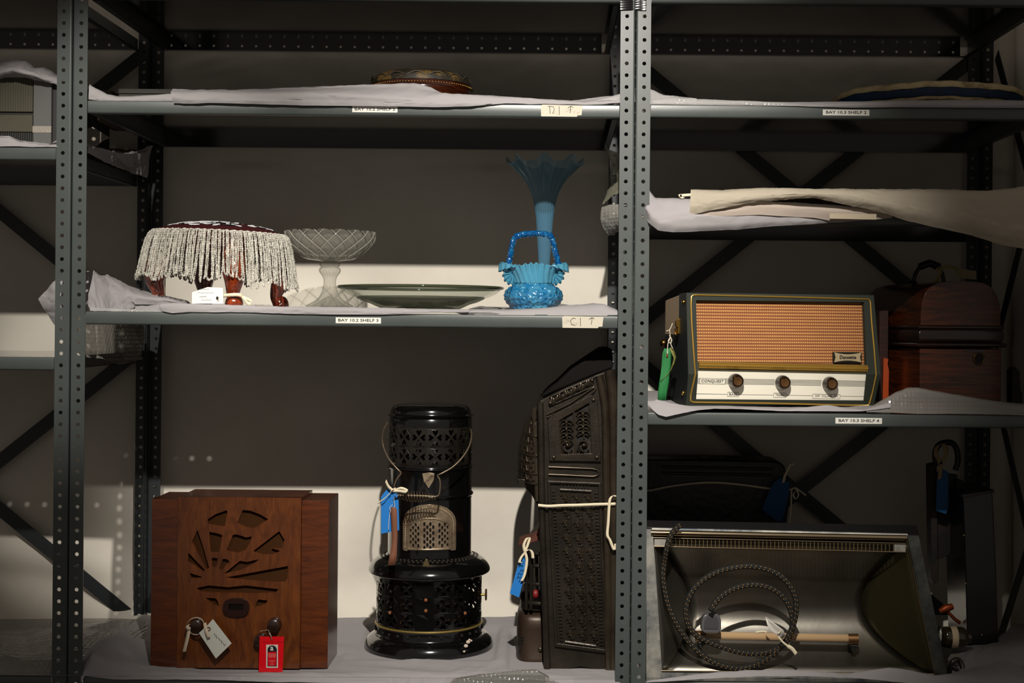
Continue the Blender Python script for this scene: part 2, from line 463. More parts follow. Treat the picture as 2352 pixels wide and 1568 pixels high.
DECKM = mat('shaded_shelf_paint', (34, 37, 36), .13, spec=.7, coat=.4, bump=(30, .02, 'noise'))  # deck darker than its front lip; underside shade put into the colour
HOLEP = .036
def shelf(label, xa, xb, zt, labels=(), fronthole=False, rearhole=False):
    """one pressed steel shelf hung between the posts"""
    z = ZE+zt; x0, x1 = xa+HW+.0012, xb-HW-.0012; h = .028
    t = thing('metal_shelf', label, 'shelf', ((xa+xb)/2, .30, z-h))
    # front lip with rounded edges and a return at the bottom
    pr = [(.010, z), (.0035, z), (.0016, z-.0012), (.001, z-.003), (.001, z-h+.004), (.0018, z-h+.0014), (.004, z-h), (.020, z-h), (.020, z-h+.0012), (.0045, z-h+.0014), (.0028, z-h+.004), (.0028, z-.002), (.010, z-.0015)]
    MB().xprism(pr, x0, x1).build('front_lip', RACK, t, smooth=50)
    # deck
    dk = MB(); xi0, xi1 = xa+.005, xb-.005
    ysplit = .010
    if fronthole:
        n = int((x1-x0)/HOLEP)
        dk.box(x0, x1, .010, .042, z-.0015, z)
        strip(dk, (x0, .042, z), Vector((0, 1, 0)), Vector((0, 0, -1)), .036, HOLEP, 0, n, .0042, .0015, vert=Vector((1, 0, 0)))
        dk.box(x0+n*HOLEP, x1, .042, .078, z-.0015, z); ysplit = .078
    dk.box(x0, x1, ysplit, .596, z-.0015, z)
    dk.build('deck', DECKM, t)
    rl = MB()
    if rearhole:
        n = int((x1-x0)/HOLEP)
        strip(rl, (x0, .596, z-h), Vector((0, 0, 1)), Vector((0, 1, 0)), h, HOLEP, 0, n, .0032, .0015, vert=Vector((1, 0, 0)))
    else:
        rl.box(x0, x1, .596, .5975, z-h, z)
    rl.box(x0, x1, .581, .596, z-h, z-h+.0012)
    rl.build('rear_lip', DECKM, t)
    for s, x in ((0, x0), (1, x1)):
        xx = x if s == 0 else x-.0015
        sd = MB(); sd.box(xx, xx+.0015, .012, .596, z-h, z-.0015)
        sd.box(xx if s == 0 else xx-.012, xx+.0135 if s == 0 else xx+.0015, .03, .575, z-h, z-h+.0012)
        sd.build('side_lip', RACK, t)
    for L_ in labels:
        k, pxa, pxb, pya, pyb, body = L_
        a = W(pxa, pyb, 0); b = W(pxb, pya, 0)
        zc = z-h/2+.0003
        if k == 'label':
            hh = .0125; zc = zc-.001
            m = MB(); m.box(a.x, b.x, .0003, .0009, zc-hh/2, zc+hh/2)
            q = m.build('shelf_label', LABELW, t); q['label'] = 'white printed shelf label'
            text(q, body, ((a.x+b.x)/2, 0.0, zc+.0002), .0086, INK, sx=1.35, off=.0001)
        else:
            m = MB()
            pl = [(a.x, zc-.0128), (b.x-.012, zc-.0130), (b.x-.010, zc-.010), (b.x-.002, zc-.0095), (b.x, zc+.011), (a.x+.004, zc+.0125), (a.x-.001, zc+.011)]
            m.prism(pl, .0002, .0009)
            q = m.build('masking_tape', MASKT, t); q['label'] = 'torn masking tape with pencilled letters'
            sc = MB(); xm = lerp(a.x, b.x, .25)
            def st(pts): sc.tube([(p[0], -.0001, p[1]) for p in pts], .0006, 5)
            if body[0] == 'C': st([(xm+.006, zc+.007), (xm, zc+.008), (xm-.005, zc+.002), (xm-.003, zc-.006), (xm+.005, zc-.007)])
            else: st([(xm-.004, zc+.009), (xm-.003, zc-.007)]); st([(xm-.008, zc+.009), (xm+.004, zc+.008), (xm+.006, zc+.001), (xm+.002, zc-.007)])
            xm += .016; st([(xm, zc+.009), (xm+.0004, zc-.009)])
            xm += .022; st([(xm+.002, zc-.005), (xm+.003, zc+.009)]); st([(xm-.003, zc+.006), (xm+.003, zc+.0095), (xm+.008, zc+.007)])
            sc.build('handwriting', INK, q)
    return t
SH = {}
for nm, a, b in (('left', PLL, PL), ('middle', PL, PM), ('right', PM, PR)):
    shelf({'left': 'grey steel shelf at the very top of the left bay', 'middle': 'grey steel shelf at the very top of the middle bay', 'right': 'grey steel shelf at the very top of the right bay'}[nm], a, b, .713, rearhole=True)
shelf('grey steel shelf carrying the slatted box in the left bay', PLL, PL, .366)
shelf('grey steel shelf with bubble wrap only, in the left bay', PLL, PL, -.083, fronthole=True)
shelf('grey steel shelf at the bottom of the left bay, under bubble wrap', PLL, PL, -.764)
shelf('grey steel shelf of the middle bay marked BAY 10.2 SHELF 2', PL, PM, .467, labels=[('label', 809, 913, 243, 256, 'BAY 10.2 SHELF 2'), ('tape', 1243, 1338, 239, 265, 'D1')])
shelf('grey steel shelf of the middle bay carrying the coloured and clear glass', PL, PM, .016, labels=[('label', 771, 875, 728, 741, 'BAY 10.2 SHELF 3'), ('tape', 1292, 1386, 727, 753, 'C1')], fronthole=True)
shelf('grey steel bottom shelf of the middle bay under the wooden radio', PL, PM, -.764)
shelf('grey steel shelf of the right bay marked BAY 10.3 SHELF 2', PM, PR, .469, labels=[('label', 1890, 1997, 247, 260, 'BAY 10.3 SHELF 2')])
shelf('grey steel shelf under the long paper-wrapped bundle', PM, PR, .242)
shelf('grey steel shelf under the green and gold radio', PM, PR, -.189, labels=[('label', 1919, 2026, 956, 969, 'BAY 10.3 SHELF 4')])
shelf('grey steel bottom shelf of the right bay under the electric fire', PM, PR, -.764)
# cross braces
def brace(label, xa, xb, zt, zb, Y, side=False, name='cross_brace'):
    zc = (zt+zb)/2
    t = thing(name, label, 'shelving brace', ((xa+xb)/2 if not side else xa, Y if not side else .3, ZE+zb))
    for s in (0, 1):
        if not side: a = Vector((xa, Y+.003*s, ZE+(zt if s else zb))); b = Vector((xb, Y+.003*s, ZE+(zb if s else zt))); n = Vector((0, 1, 0))
        else: a = Vector((xa+.003*s, .02, ZE+(zt if s else zb))); b = Vector((xa+.003*s, .58, ZE+(zb if s else zt))); n = Vector((1, 0, 0))
        d = (b-a).normalized(); wv = d.cross(n)*.0165
        m = MB(); th = n*.0022
        m.add([a-wv, a+wv, b+wv, b-wv, a-wv+th, a+wv+th, b+wv+th, b-wv+th], [(0,1,2,3),(7,6,5,4),(0,4,5,1),(2,6,7,3),(1,5,6,2),(0,3,7,4)])
        m.build('diagonal_bar', RACKD, t)
    m = MB(); c = ((xa+xb)/2, Y-.004, ZE+zc) if not side else (xa-.003, .3, ZE+zc)
    m.ball(c, .007, .004, .007); m.build('bolt', RACKD, t, smooth=60)
    return t
brace('dark crossed brace behind the slatted box and bubble wrap', PLL+.01, PL-.01, .69, -.033, .606)
brace('dark crossed brace near the bottom of the left bay', PLL+.01, PL-.01, -.065, -.79, .606)
brace('dark crossed brace above the green and gold radio', PM+.01, PR-.01, .69, -.033, .606)
brace('dark crossed brace behind the electric fire and black case', PM+.01, PR-.01, -.065, -.79, .606)
brace('dark crossed brace at the right end behind the dome-topped wooden case', PR+.034, 0, .69, -.05, 0, True)
brace('dark crossed brace at the right end beside the tall black heater', PR+.034, 0, -.15, -.85, 0, True)
# ================================================================ middle bay, glass shelf
Z3 = ZE+.016; T3 = ZE+.0285     # deck, top of the paper packing
# ---- tissue on the middle shelf
def tis3(x): return ZE+.0275
def yz(z, Y, px):
    """pixel row where height z at depth Y appears in column px"""
    k = (D+Y)/F; v = (ZE-z)/k; return PY+v*CR+(px-PX)*SR
def flat(pxs, Y, z): return [(p, yz(z+dz, Y, p), Y) for p, dz in pxs]
rows = [
 [(372, 714, -.004), (395, 719, -.004), (440, 716, -.004), (560, 717, -.003), (650, 720, -.004), (760, 722, -.005), (880, 722, -.005), (980, 719, -.004), (1076, 717, -.004)],
 [(366, 698, -.002), (400, 696, .0), (440, 698, .0), (560, 701, .0), (650, 705, .0), (760, 706, .0), (880, 708, .0), (980, 711, .0), (1078, 712, .0)],
 flat([(366, .003), (440, .002), (560, 0), (760, 0), (900, 0), (1078, -.001)], .04, T3),
 flat([(372, .002), (560, -.001), (760, -.001), (1078, -.001)], .30, T3),
 flat([(384, .001), (560, 0), (760, 0), (1078, 0)], .56, T3)]
sheet('tissue_sheet', 'white tissue sheet under the bead-fringed footstool and glass platter', 'tissue paper', rows, 150, 9, lambda a, b: .0012, 14, TISSUE, 3, smooth=30)
rows = [
 [(1055, 721, .003), (1150, 722, .002), (1250, 722, .002), (1330, 723, .002), (1418, 723, .003)],
 [(1050, 712, .006), (1130, 711, .01), (1165, 711, .02), (1240, 708, .02), (1300, 702, .03), (1345, 700, .03), (1385, 698, .03), (1418, 712, .02)],
 flat([(1050, -.002), (1165, -.001), (1225, -.001), (1290, .006), (1360, .014), (1410, .004)], .10, T3),
 flat([(1055, -.002), (1165, -.002), (1225, -.002), (1290, .004), (1360, .012), (1400, .006)], .28, T3),
 flat([(1055, -.002), (1100, .012), (1200, .010), (1290, .02), (1350, .012), (1400, .006)], .57, T3)]
sheet('tissue_sheet', 'white tissue sheet creased under the blue glass basket', 'tissue paper', rows, 110, 10, lambda a, b: .0026*min(1, abs(b-.42)*3+.15), 11, TISSUE, 8, smooth=26)
# big heap rising behind the left front post
rows = [
 [(204, 712, .004), (230, 713, .004), (270, 714, .05), (300, 713, .078), (360, 713, .078), (420, 706, .078)],
 [(204, 690, .010), (235, 706, .03), (270, 705, .06), (310, 700, .080), (380, 700, .080), (430, 699, .080)],
 [(200, 640, .06), (215, 622, .06), (250, 660, .07), (290, 670, .082), (340, 680, .082), (372, 684, .082), (430, 698, .085)],
 [(200, 620, .10), (212, 626, .10), (250, 636, .11), (290, 655, .13), (330, 668, .14), (430, 690, .14)],
 [(205, 650, .24), (240, 640, .24), (290, 660, .24), (340, 675, .22), (400, 690, .2), (440, 700, .18)],
 [(215, 700, .40), (260, 700, .40), (300, 705, .40), (350, 708, .38), (400, 712, .35), (440, 714, .32)]]
sheet('tissue_heap', 'crumpled white tissue heaped behind the left front post, beside the footstool', 'tissue paper', rows, 130, 14, lambda a, b: .0085*(1-b)**.7+.0005, 7, TISSUE, 12, smooth=18, fine=.35)
# piece folded out past the post into the left bay
rows = [
 [(88, 686, .10), (104, 712, .10), (124, 742, .10), (131, 752, .10)],
 [(104, 668, .09), (122, 700, .07), (134, 730, .08), (140, 750, .09)],
 [(134, 640, .07), (150, 680, .05), (156, 720, .06), (160, 745, .07)],
 [(180, 632, .09), (186, 668, .07), (188, 690, .08), (190, 700, .09)],
 [(208, 628, .08), (212, 660, .06), (210, 690, .05), (206, 706, .04)]]
sheet('tissue_flap', 'pointed tissue corner sticking out left of the left front post', 'tissue paper', rows, 40, 12, .004, 10, TISSUE, 5, smooth=20)
# bubble wrap hanging below it
rows = [
 [(124, 700, .10), (150, 716, .08), (196, 722, .07), (240, 744, .10), (290, 746, .16), (330, 748, .25)],
 [(126, 740, .12), (150, 752, .10), (196, 760, .08), (240, 772, .11), (290, 776, .18), (332, 778, .27)],
 [(131, 750, .14), (150, 775, .12), (196, 800, .09), (240, 806, .12), (290, 804, .20), (326, 806, .28)],
 [(140, 760, .16), (160, 800, .13), (196, 820, .08), (235, 823, .11), (275, 838, .17), (324, 826, .28)]]
sheet('bubble_wrap', 'grey bubble wrap sagging behind the left front post, above the bare shelf', 'bubble wrap', rows, 60, 12, .002, 8, BUBBLED, 7, smooth=60)
mb = MB(); mb.grid(sheetmesh([[(206, 713, .003), (260, 715, .003), (330, 716, .003), (372, 716, .003)], [(206, 706, .01), (260, 707, .01), (330, 711, .008), (372, 712, .008)], [(206, 706, .03), (260, 709, .03), (330, 714, .03), (372, 714, .03)]], 90, 5, .002, 30, 3))
tag(mb.build('bubble_wrap', BUBBLE, None, smooth=60, recalc=False), 'clear bubble wrap edge under the heaped tissue on the glass shelf', 'bubble wrap')
# curl of bubble wrap left of the middle post
rows = [[(1382, 475, .14), (1400, 470, .12), (1424, 468, .10), (1490, 470, .06)], [(1379, 492, .13), (1398, 490, .09), (1424, 486, .06), (1490, 488, .04)], [(1381, 512, .12), (1396, 512, .09), (1424, 506, .06), (1490, 508, .04)], [(1396, 538, .12), (1406, 532, .10), (1424, 522, .08), (1490, 520, .05)], [(1399, 541, .16), (1410, 536, .15), (1424, 530, .14), (1490, 524, .08)]]
t = sheet('bubble_wrap', 'clear curl of bubble wrap poking out left of the middle front post', 'bubble wrap', rows, 30, 8, .002, 40, thinmat('clear_bubble_wrap', (190, 186, 178), .74, .1, (.95, .95, .94), edge=.4, bump=(130, .5, 'cell')), 4, smooth=60)
rows = [[(1388, 330, .30), (1400, 344, .28), (1424, 352, .26)], [(1400, 372, .3), (1412, 384, .28), (1424, 392, .26)], [(1398, 420, .3), (1412, 410, .28), (1426, 400, .26)], [(1384, 470, .22), (1404, 452, .2), (1426, 440, .18)]]
sheet('plastic_film', 'thin clear plastic film hanging left of the middle front post', 'plastic film', rows, 20, 6, .003, 14, thinmat('film', (130, 128, 110), .18, .2, (.85, .85, .78)), 2)

# ---- bead-fringed footstool
SC = Vector((-.757, .18, T3))
st = thing('beaded_footstool', 'round footstool with long clear glass-bead fringe and four curved wooden legs', 'footstool', SC)
TILT = math.radians(1.6)
def tl(v):
    x, z = v.x-SC.x, v.z-SC.z-.1
    return Vector((SC.x+x*math.cos(TILT)+z*math.sin(TILT), v.y, SC.z+.1-x*math.sin(TILT)+z*math.cos(TILT)))
SEAM = ZE+.1955; RC = .146
VEL = mat('dark_red_velvet', (52, 8, 10), .9, spec=.2, bump=(600, .3, 'noise'))
mb = MB()
prof = [(0.0001, .024), (.03, .0232), (.06, .021), (.09, .0165), (.115, .011), (.135, .005), (RC, -.001), (.147, -.006), (.144, -.030), (.142, -.045), (.0001, -.047)]
mb.lathe(prof, SC.x, SC.y, SEAM, 72); mb.v = [tl(v) for v in mb.v]
cu = mb.build('cushion', VEL, st, smooth=50)
def domez(r):
    for (a, za), (b, zb) in zip(prof, prof[1:]):
        if a <= r <= b: return za+(zb-za)*(r-a)/(b-a)
    return -.002
WB = mat('white_beadwork', (222, 224, 226), .45, bump=(700, .6, 'cell'))
GB = mat('black_beadwork', (24, 24, 26), .25, spec=.6)
def leafpatch(mb, cx, cy_, ang, L_, wd):
    n = 9; rows = []
    for i in range(n+1):
        t = i/n; h = wd*math.sin(PI*t)**.7*(1-.3*t)*(1+.25*math.sin(t*17+cx*90)); row = []
        for s in (-1, -.5, 0, .5, 1):
            x = cx+math.cos(ang)*L_*t-math.sin(ang)*h*s; y = cy_+math.sin(ang)*L_*t+math.cos(ang)*h*s
            r = math.hypot(x, y)
            row.append((SC.x+x, SC.y+y, SEAM+domez(min(r, RC-.002))+.0014*(1-s*s)+.0010))
        rows.append(row)
    mb.grid(rows)
mb = MB(); md = MB()
rr = random.Random(5)
for k in range(70):
    a = rr.uniform(0, TAU); r = rr.uniform(.02, .118)
    leafpatch(mb if k % 4 else md, r*math.cos(a), r*math.sin(a), rr.uniform(0, TAU), rr.uniform(.018, .034), rr.uniform(.004, .008))
for k in range(9):
    a0 = rr.uniform(0, TAU); r0 = rr.uniform(.04, .10)
    pts = []
    for i in range(12):
        a = a0+i*.07; r = r0+.012*math.sin(i*.9)
        pts.append((SC.x+r*math.cos(a), SC.y+r*math.sin(a), SEAM+domez(r)+.0018))
    mb.tube(pts, .0011, 5)
for m_, mm in ((mb, WB), (md, GB)): m_.v = [tl(v) for v in m_.v]
q = mb.build('embroidery', WB, st, smooth=60); q['label'] = 'white beadwork leaves on the dark red top'
md.build('embroidery', GB, st, smooth=60)['label'] = 'black beadwork leaves'
# bead fringe: every strand a row of little faceted beads, joined at the foot in loops
def bead(vs, fs, p, r, h):
    b = len(vs); a = rnd.uniform(0, 1.5)
    for k in range(4): vs.append((p[0]+r*math.cos(a+k*PI/2), p[1]+r*math.sin(a+k*PI/2), p[2]))
    vs.append((p[0], p[1], p[2]+h)); vs.append((p[0], p[1], p[2]-h))
    for k in range(4):
        fs.append((b+k, b+(k+1) % 4, b+4)); fs.append((b+(k+1) % 4, b+k, b+5))
fv, ff = [], []
NS = 300; ends = []
for i in range(NS):
    th = TAU*i/NS+rnd.uniform(-.010, .010)
    g = .5+.5*math.sin(i*.31)*math.sin(i*.117+1)
    Lf = .101+.007*math.sin(i*.20+.4)+rnd.uniform(-.005, .004)+(.010 if math.cos(th) > .55 else 0)
    fl_ = .022+.006*g+rnd.uniform(-.003, .003)
    nb = int(Lf/.0037); wob = rnd.uniform(-.03, .03); ly = rnd.uniform(-.003, .0015)
    for k in range(nb):
        t = k/nb; r = RC+.003+fl_*(t**.55)+ly*min(1, t*4)
        if t > .9: r += .002*g
        z = SEAM-.001-Lf*t; a = th+wob*t*t
        p = Vector((SC.x+r*math.cos(a)+rnd.uniform(-.0004, .0004), SC.y+r*math.sin(a), z)); p = tl(p)
        s_ = rnd.uniform(.85, 1.25); bead(fv, ff, p, .0022*s_, .0023*s_)
    ends.append((p, r, a))
for i in range(0, NS-1, 2):
    (p, r, a), (q2, r2, a2) = ends[i], ends[(i+1+rnd.choice((0, 0, 2))) % NS]
    for k in range(1, 6):
        t = k/6; c = p.lerp(q2, t); c.z = lerp(p.z, q2.z, t)-.008*math.sin(PI*t)
        bead(fv, ff, c, .0021, .0024)
# gathered braid at the seam
for i in range(420):
    th = TAU*i/420; p = tl(Vector((SC.x+(RC+.0025+.0006*math.sin(i*1.7))*math.cos(th), SC.y+(RC+.0025)*math.sin(th), SEAM-.001+.0014*math.sin(i*.9)))); bead(fv, ff, p, .0020, .0020)
mb = MB(); mb.v = [Vector(v) for v in fv]; mb.f = ff; mb.m = [0]*len(ff)
BEAD = mat('clear_glass_beads', (216, 212, 200), .08, spec=1.0, trans=.0, coat=1.0, var=(90, (150, 146, 134), .45, .7))
fr = mb.build('bead_fringe', BEAD, st, recalc=False); fr['kind'] = 'stuff'; fr['label'] = 'curtain of clear glass beads'
LEGW = woodmat('red_brown_polish', (66, 20, 8), (150, 58, 24), (1, 1, .25), .18, .9, 30, 1.5)
for (dx, dy) in ((-.119, -.063), (.060, -.121), (.119, .063), (-.060, .121)):
    u = Vector((dx, dy, 0)).normalized(); b = Vector((SC.x+dx, SC.y+dy, T3))
    mb = MB()
    pts = [b+u*o+Vector((0, 0, z)) for o, z in ((-.010, .150), (-.003, .110), (.006, .090), (.008, .074), (.007, .055), (.001, .038), (-.001, .026), (.003, .018), (.008, .012), (.010, .006), (.010, .001))]
    mb.tube(spline(pts, 3), [v.x for v in spline([(r, 0, 0) for r in (.020, .025, .0265, .0250, .0205, .0160, .0135, .0150, .0190, .0195, .0165)], 3)], 14)
    lg = mb.build('leg', LEGW, st, smooth=55)
# card tag tied to the front leg
tg = thing('card_tag', 'white card tag tied with cream tape to the front leg of the beaded footstool', 'tag', W(478, 697, .008))
pl = XZ([(441, 671), (477, 659), (512, 661), (513, 697), (441, 697)], .008)
MB().prism(pl, .008, .0088).build('card', mat('white_card', (232, 230, 222), .7), tg)
mb = MB()
for (x0, x1, y) in ((460, 480, 664), (454, 492, 672), (458, 474, 681), (462, 486, 689)):
    pts = [W(lerp(x0, x1, i/22), y+1.6*math.sin(i*2.1)+rnd.uniform(-.9, .9), .0075) for i in range(23)]; mb.tube(pts, .00035, 4)
mb.build('handwriting', mat('pencil', (150, 148, 150), .8), tg)
mb = MB(); pts = spline([W(500, 688, .006), W(512, 680, .014), W(530, 677, .026), W(550, 677, .028), W(558, 683, .034), (W(566, 694, .03)), W(574, 698, .028), W(577, 692, .03), W(566, 686, .034), W(556, 682, .036)], 5)
mb.ribbon(pts, .0072, Vector((.1, 0, 1)))
mb.build('tape', RIB, tg, smooth=60, recalc=False, solid=.0008)
mb = MB(); mb.ball(W(499, 684, .006), .0028, .002, .0035); mb.build('eyelet', INK, tg, smooth=60)

# ---- cut glass cake stand
CG = thinmat('cut_glass', (150, 147, 138), .84, .02, (.95, .95, .93), edge=.42)
cc = W(757, 703, .29); CB = cc.z-.001; cx_, cyy = cc.x, .29
ck = thing('cake_stand', 'clear cut-glass cake stand with diamond-cut bowl on a fluted foot', 'cake stand', (cx_, cyy, CB))
def cz(py): return W(757, py, .29).z-CB
def bowl(r, z, t, i):
    if i >= 4 and i <= 30:
        v = (z-cz(594))/(cz(533)-cz(594))
        d = min(abs(math.sin(8.5*t+v*5.6)), abs(math.sin(8.5*t-v*5.6)))
        r -= .0065*(1-min(1, d*1.7))*min(1, v*3)
        if v > .9: z += .0045*(abs(math.sin(8.5*t+5.6*1))-.5)*(v-.9)*10
    return r, z
prof = [(.014, cz(604)), (.020, cz(600)), (.034, cz(598)), (.052, cz(596))]
for k in range(27):
    v = k/26; r = .058+.047*math.sin(min(1, v*1.15)*PI/2)**.8; prof.append((r, lerp(cz(594), cz(533), v)))
prof += [(.1015, cz(535)), (.0975, cz(545)), (.093, cz(560)), (.084, cz(574)), (.064, cz(583)), (.03, cz(588)), (.0001, cz(589))]
MB().lathe(prof, cx_, cyy, CB, 216, bowl).build('bowl', CG, ck, smooth=25)
mb = MB()
for sg_ in (-1, 1):
    for k in range(17):
        pts = []
        for i in range(32):
            v = .02+.98*i/31; r = .058+.047*math.sin(min(1, v*1.15)*PI/2)**.8+.0002
            t = (PI*k+sg_*v*5.6)/8.5; pts.append((cx_+r*math.cos(t), cyy+r*math.sin(t), CB+lerp(cz(594), cz(533), v)))
        mb.tube(pts, .0010, 4)
mb.build('cut_pattern', thinmat('cut_edge', (178, 174, 162), .35, .03, (.45, .44, .40)), ck, smooth=60)
def flut(r, z, t, i): return (r*(1+.16*abs(math.sin(5*t))), z)
prof = [(.0001, cz(589)), (.012, cz(598)), (.021, cz(603)), (.021, cz(609)), (.0175, cz(613)), (.021, cz(616)), (.0225, cz(622)), (.019, cz(629)), (.0145, cz(636)), (.0125, cz(646)), (.0135, cz(658)), (.0165, cz(670)), (.022, cz(682)), (.031, cz(691)), (.042, cz(698)), (.0485, cz(702)), (.0480, .0005), (.044, .0003), (.028, .006), (.012, .020), (.0001, .024)]
MB().lathe([(v.x, v.y) for v in spline([(a, b, 0) for a, b in prof], 2)], cx_, cyy, CB, 80, flut).build('stem', CG, ck, smooth=30)

# ---- glass platter
pc = W(966, 705, .36); PB = T3+.0005; px0, py0 = pc.x, .36
pt = thing('glass_platter', 'large shallow clear glass platter between the cake stand and blue basket', 'platter', (px0, py0, PB))
GP = thinmat('clear_dish_glass', (150, 155, 142), .95, .02, (.97, .98, .96), edge=.22)
GR = thinmat('green_rim_glass', (60, 65, 48), .40, .04, (.55, .59, .46))
GD = thinmat('swirled_base_glass', (84, 88, 74), .70, .03, (.78, .80, .74), edge=.45, bump=(13, 1.0, 'noise'))
def swirl(r, z, t, i): return r, z+.0026*math.sin(3*t+r*60)*math.sin(5*t-r*40)*(1 if .03 < r < .125 else 0)
sp_ = lambda L_, n=2: [(v.x, v.y) for v in spline([(a, b, 0) for a, b in L_], n)]
MB().lathe(sp_([(.150, .0245), (.18, .0375), (.192, .0485), (.192, .0515), (.178, .0455), (.150, .031), (.150, .0245)]), px0, py0, PB, 120).build('dish', GP, pt, smooth=50)
MB().lathe(sp_([(.190, .0475), (.196, .0480), (.1995, .0515), (.1975, .0548), (.1925, .0552), (.190, .0520), (.190, .0475)], 3), px0, py0, PB, 120).build('rim', GR, pt, smooth=60)
MB().lathe(sp_([(.0001, .002), (.05, .0005), (.088, .0), (.094, .003), (.12, .012), (.150, .0245), (.150, .031), (.12, .019), (.09, .011), (.05, .0085), (.0001, .008)], 3), px0, py0, PB, 120, swirl).build('base', GD, pt, smooth=50)

# ---- tall blue trumpet vase
vc = W(1249, 708, .36); VB = T3; vx, vy = vc.x, .36
vt = thing('trumpet_vase', 'tall pale blue glass trumpet vase with ruffled flaring rim', 'vase', (vx, vy, VB))
VS = S(.36)
def vz(py): return W(1249, py, .36).z-VB
pr = [(.038, .001), (.0385, .004), (.03, .010), (.012, .022), (.0095, vz(650)), (.0115, vz(620)), (.0135, vz(600)), (.0155, vz(570)), (.0178, vz(536)), (.0212, vz(494)), (.029, vz(453)), (.041, vz(426)), (.054, vz(406)), (.066, vz(392)), (.078, vz(378)), (.086, vz(370))]
pr2 = [(v.x, v.y) for v in spline([(a, b, 0) for a, b in pr], 4)]
nP = len(pr2)
def ruf(r, z, t, i):
    f = max(0, (i/(nP-1)-.62)/.38)**1.5
    w_ = math.sin(8*t+.6)
    r2 = r*(1+.02*math.cos(20*t)*(1-f))+f*.004*w_+f*.004
    z2 = z+f*(.009*math.cos(8*t+.2)+.0025*math.cos(16*t)-.001)
    return r2, z2
BV = thinmat('blue_vase_glass', (108, 160, 188), .72, .08, (.70, .85, .93), edge=.30)
BV.node_tree.nodes['Principled BSDF'].inputs['Specular IOR Level'].default_value = .8
MB().lathe(pr2, vx, vy, VB, 168, ruf).build('trumpet', BV, vt, smooth=60)
MB().lathe([(.0001, .0), (.038, .0), (.0385, .003), (.012, .008), (.0001, .012)], vx, vy, VB, 40).build('foot', BV, vt, smooth=50)

# ---- blue glass basket
bc = W(1225, 711, .19); BBZ = T3-.001; bx, by = bc.x, .19
bk = thing('glass_basket', 'small blue glass basket with frilled rim and thorny arched handle', 'basket', (bx, by, BBZ))
BG = mat('blue_bubbled_glass', (24, 128, 190), .12, spec=.8, trans=.35, coat=.5, var=(55, (96, 180, 214), .38, .7), bump=(95, 1.0, 'cell', .006))
BR = mat('pale_blue_frill_glass', (92, 172, 204), .12, spec=.7, trans=.35, coat=.4)
def bz(py): return W(1225, py, .19).z-BBZ
def body(r, z, t, i):
    b = abs(math.sin(21*t+i*.9))*abs(math.sin(i*.95+.3))
    return r*(1+.03*abs(math.cos(4*t)))+.0028*b*(1 if 3 < i < 31 else 0), z
pr = [(.0001, .001), (.030, .0), (.046, .0), (.052, bz(703)), (.0590, bz(695)), (.0630, bz(686)), (.0635, bz(678)), (.0610, bz(669)), (.0540, bz(661)), (.0455, bz(656)), (.0430, bz(652))]
MB().lathe([(v.x, v.y) for v in spline([(a, b, 0) for a, b in pr], 3)], bx, by, BBZ, 168, body).build('bowl', BG, bk, smooth=40)
mb = MB(); rows = []; n = 200
for i in range(22):
    v = i/21; row = []
    for j in range(n):
        t = TAU*j/n; sd = abs(math.cos(t))**2.2          # 1 at the sides
        zt = lerp(bz(606), bz(600), sd)
        r0 = .0425
        # front/back: gentle flare; sides: flare out then fold down
        rf = lerp(r0, .050, v**1.5); zf = lerp(bz(652), bz(606), v)
        rs = r0+.034*math.sin(min(1, v*1.15)*PI/2)**1.3; zs = bz(652)+(bz(603)-bz(652))*math.sin(min(1., v*1.0)*PI*.80)/math.sin(PI*.5)
        r = lerp(rf, rs, sd); z = lerp(zf, zs, sd)
        fr_ = v**2; r += fr_*.0030*math.sin(26*t)+.0011*math.sin(22*t+v*5)*(1-v); z += fr_*.0022*math.cos(26*t+sd*2)
        tw = t+.25*v
        row.append((bx+r*math.cos(t), by+r*math.sin(t)*.9, BBZ+z))
    rows.append(row)
mb.grid(rows, closeu=True)
mb.build('frilled_rim', [BR], bk, smooth=60, recalc=False, solid=.002)
# crimped end tufts: pleated fans turned outwards
for s in (-1, 1):
    mb = MB(); c = W(1180 if s < 0 else 1271, 628, .180); rows = []
    for i in range(9):
        u = i/8; row = []
        for j in range(96):
            a = TAU*j/96; st_ = 1+.10*u*math.sin(12*a)
            row.append(c+Vector((s*.004*u+.0205*u*math.cos(a)*st_, -.006*math.sin(PI*u*.8)+.0045*u*math.sin(12*a+s)-.004*(1-u), .0235*u*math.sin(a)*st_-.002*u)))
        rows.append(row)
    mb.grid(rows, closeu=True); mb.build('crimped_lip', BR, bk, smooth=60, recalc=False, solid=.0012)
mb = MB(); pts = spline([W(x, y, .19) for x, y in ((1168, 612), (1171, 592), (1175, 572), (1179, 553), (1188, 542), (1204, 538), (1226, 536), (1249, 537), (1263, 541), (1270, 553), (1274, 572), (1279, 592), (1284, 611))], 6)
rads = [.0066+.0009*math.sin(i*1.9)+rnd.uniform(-.0007, .0009) for i in range(len(pts))]
mb.tube(pts, rads, 10)
for v in mb.v: v += Vector((rnd.uniform(-1, 1), rnd.uniform(-1, 1), rnd.uniform(-1, 1)))*.0008
for i in range(4, len(pts)-4):
    for _ in range(1):
        a = rnd.uniform(0, TAU); d = (pts[i+1]-pts[i-1]).normalized(); n_ = d.orthogonal().normalized(); n_ = (n_*math.cos(a)+d.cross(n_)*math.sin(a))
        p = pts[i]+n_*.0055; mb.tube([p, p+n_*.0012, p+n_*.0026+d*.0004], [.0024, .0017, .0005], 5)
mb.build('handle', mat('deep_blue_glass', (4, 84, 150), .1, spec=.9, trans=.3, coat=.6, var=(120, (50, 150, 200), .5, .7)), bk, smooth=35)

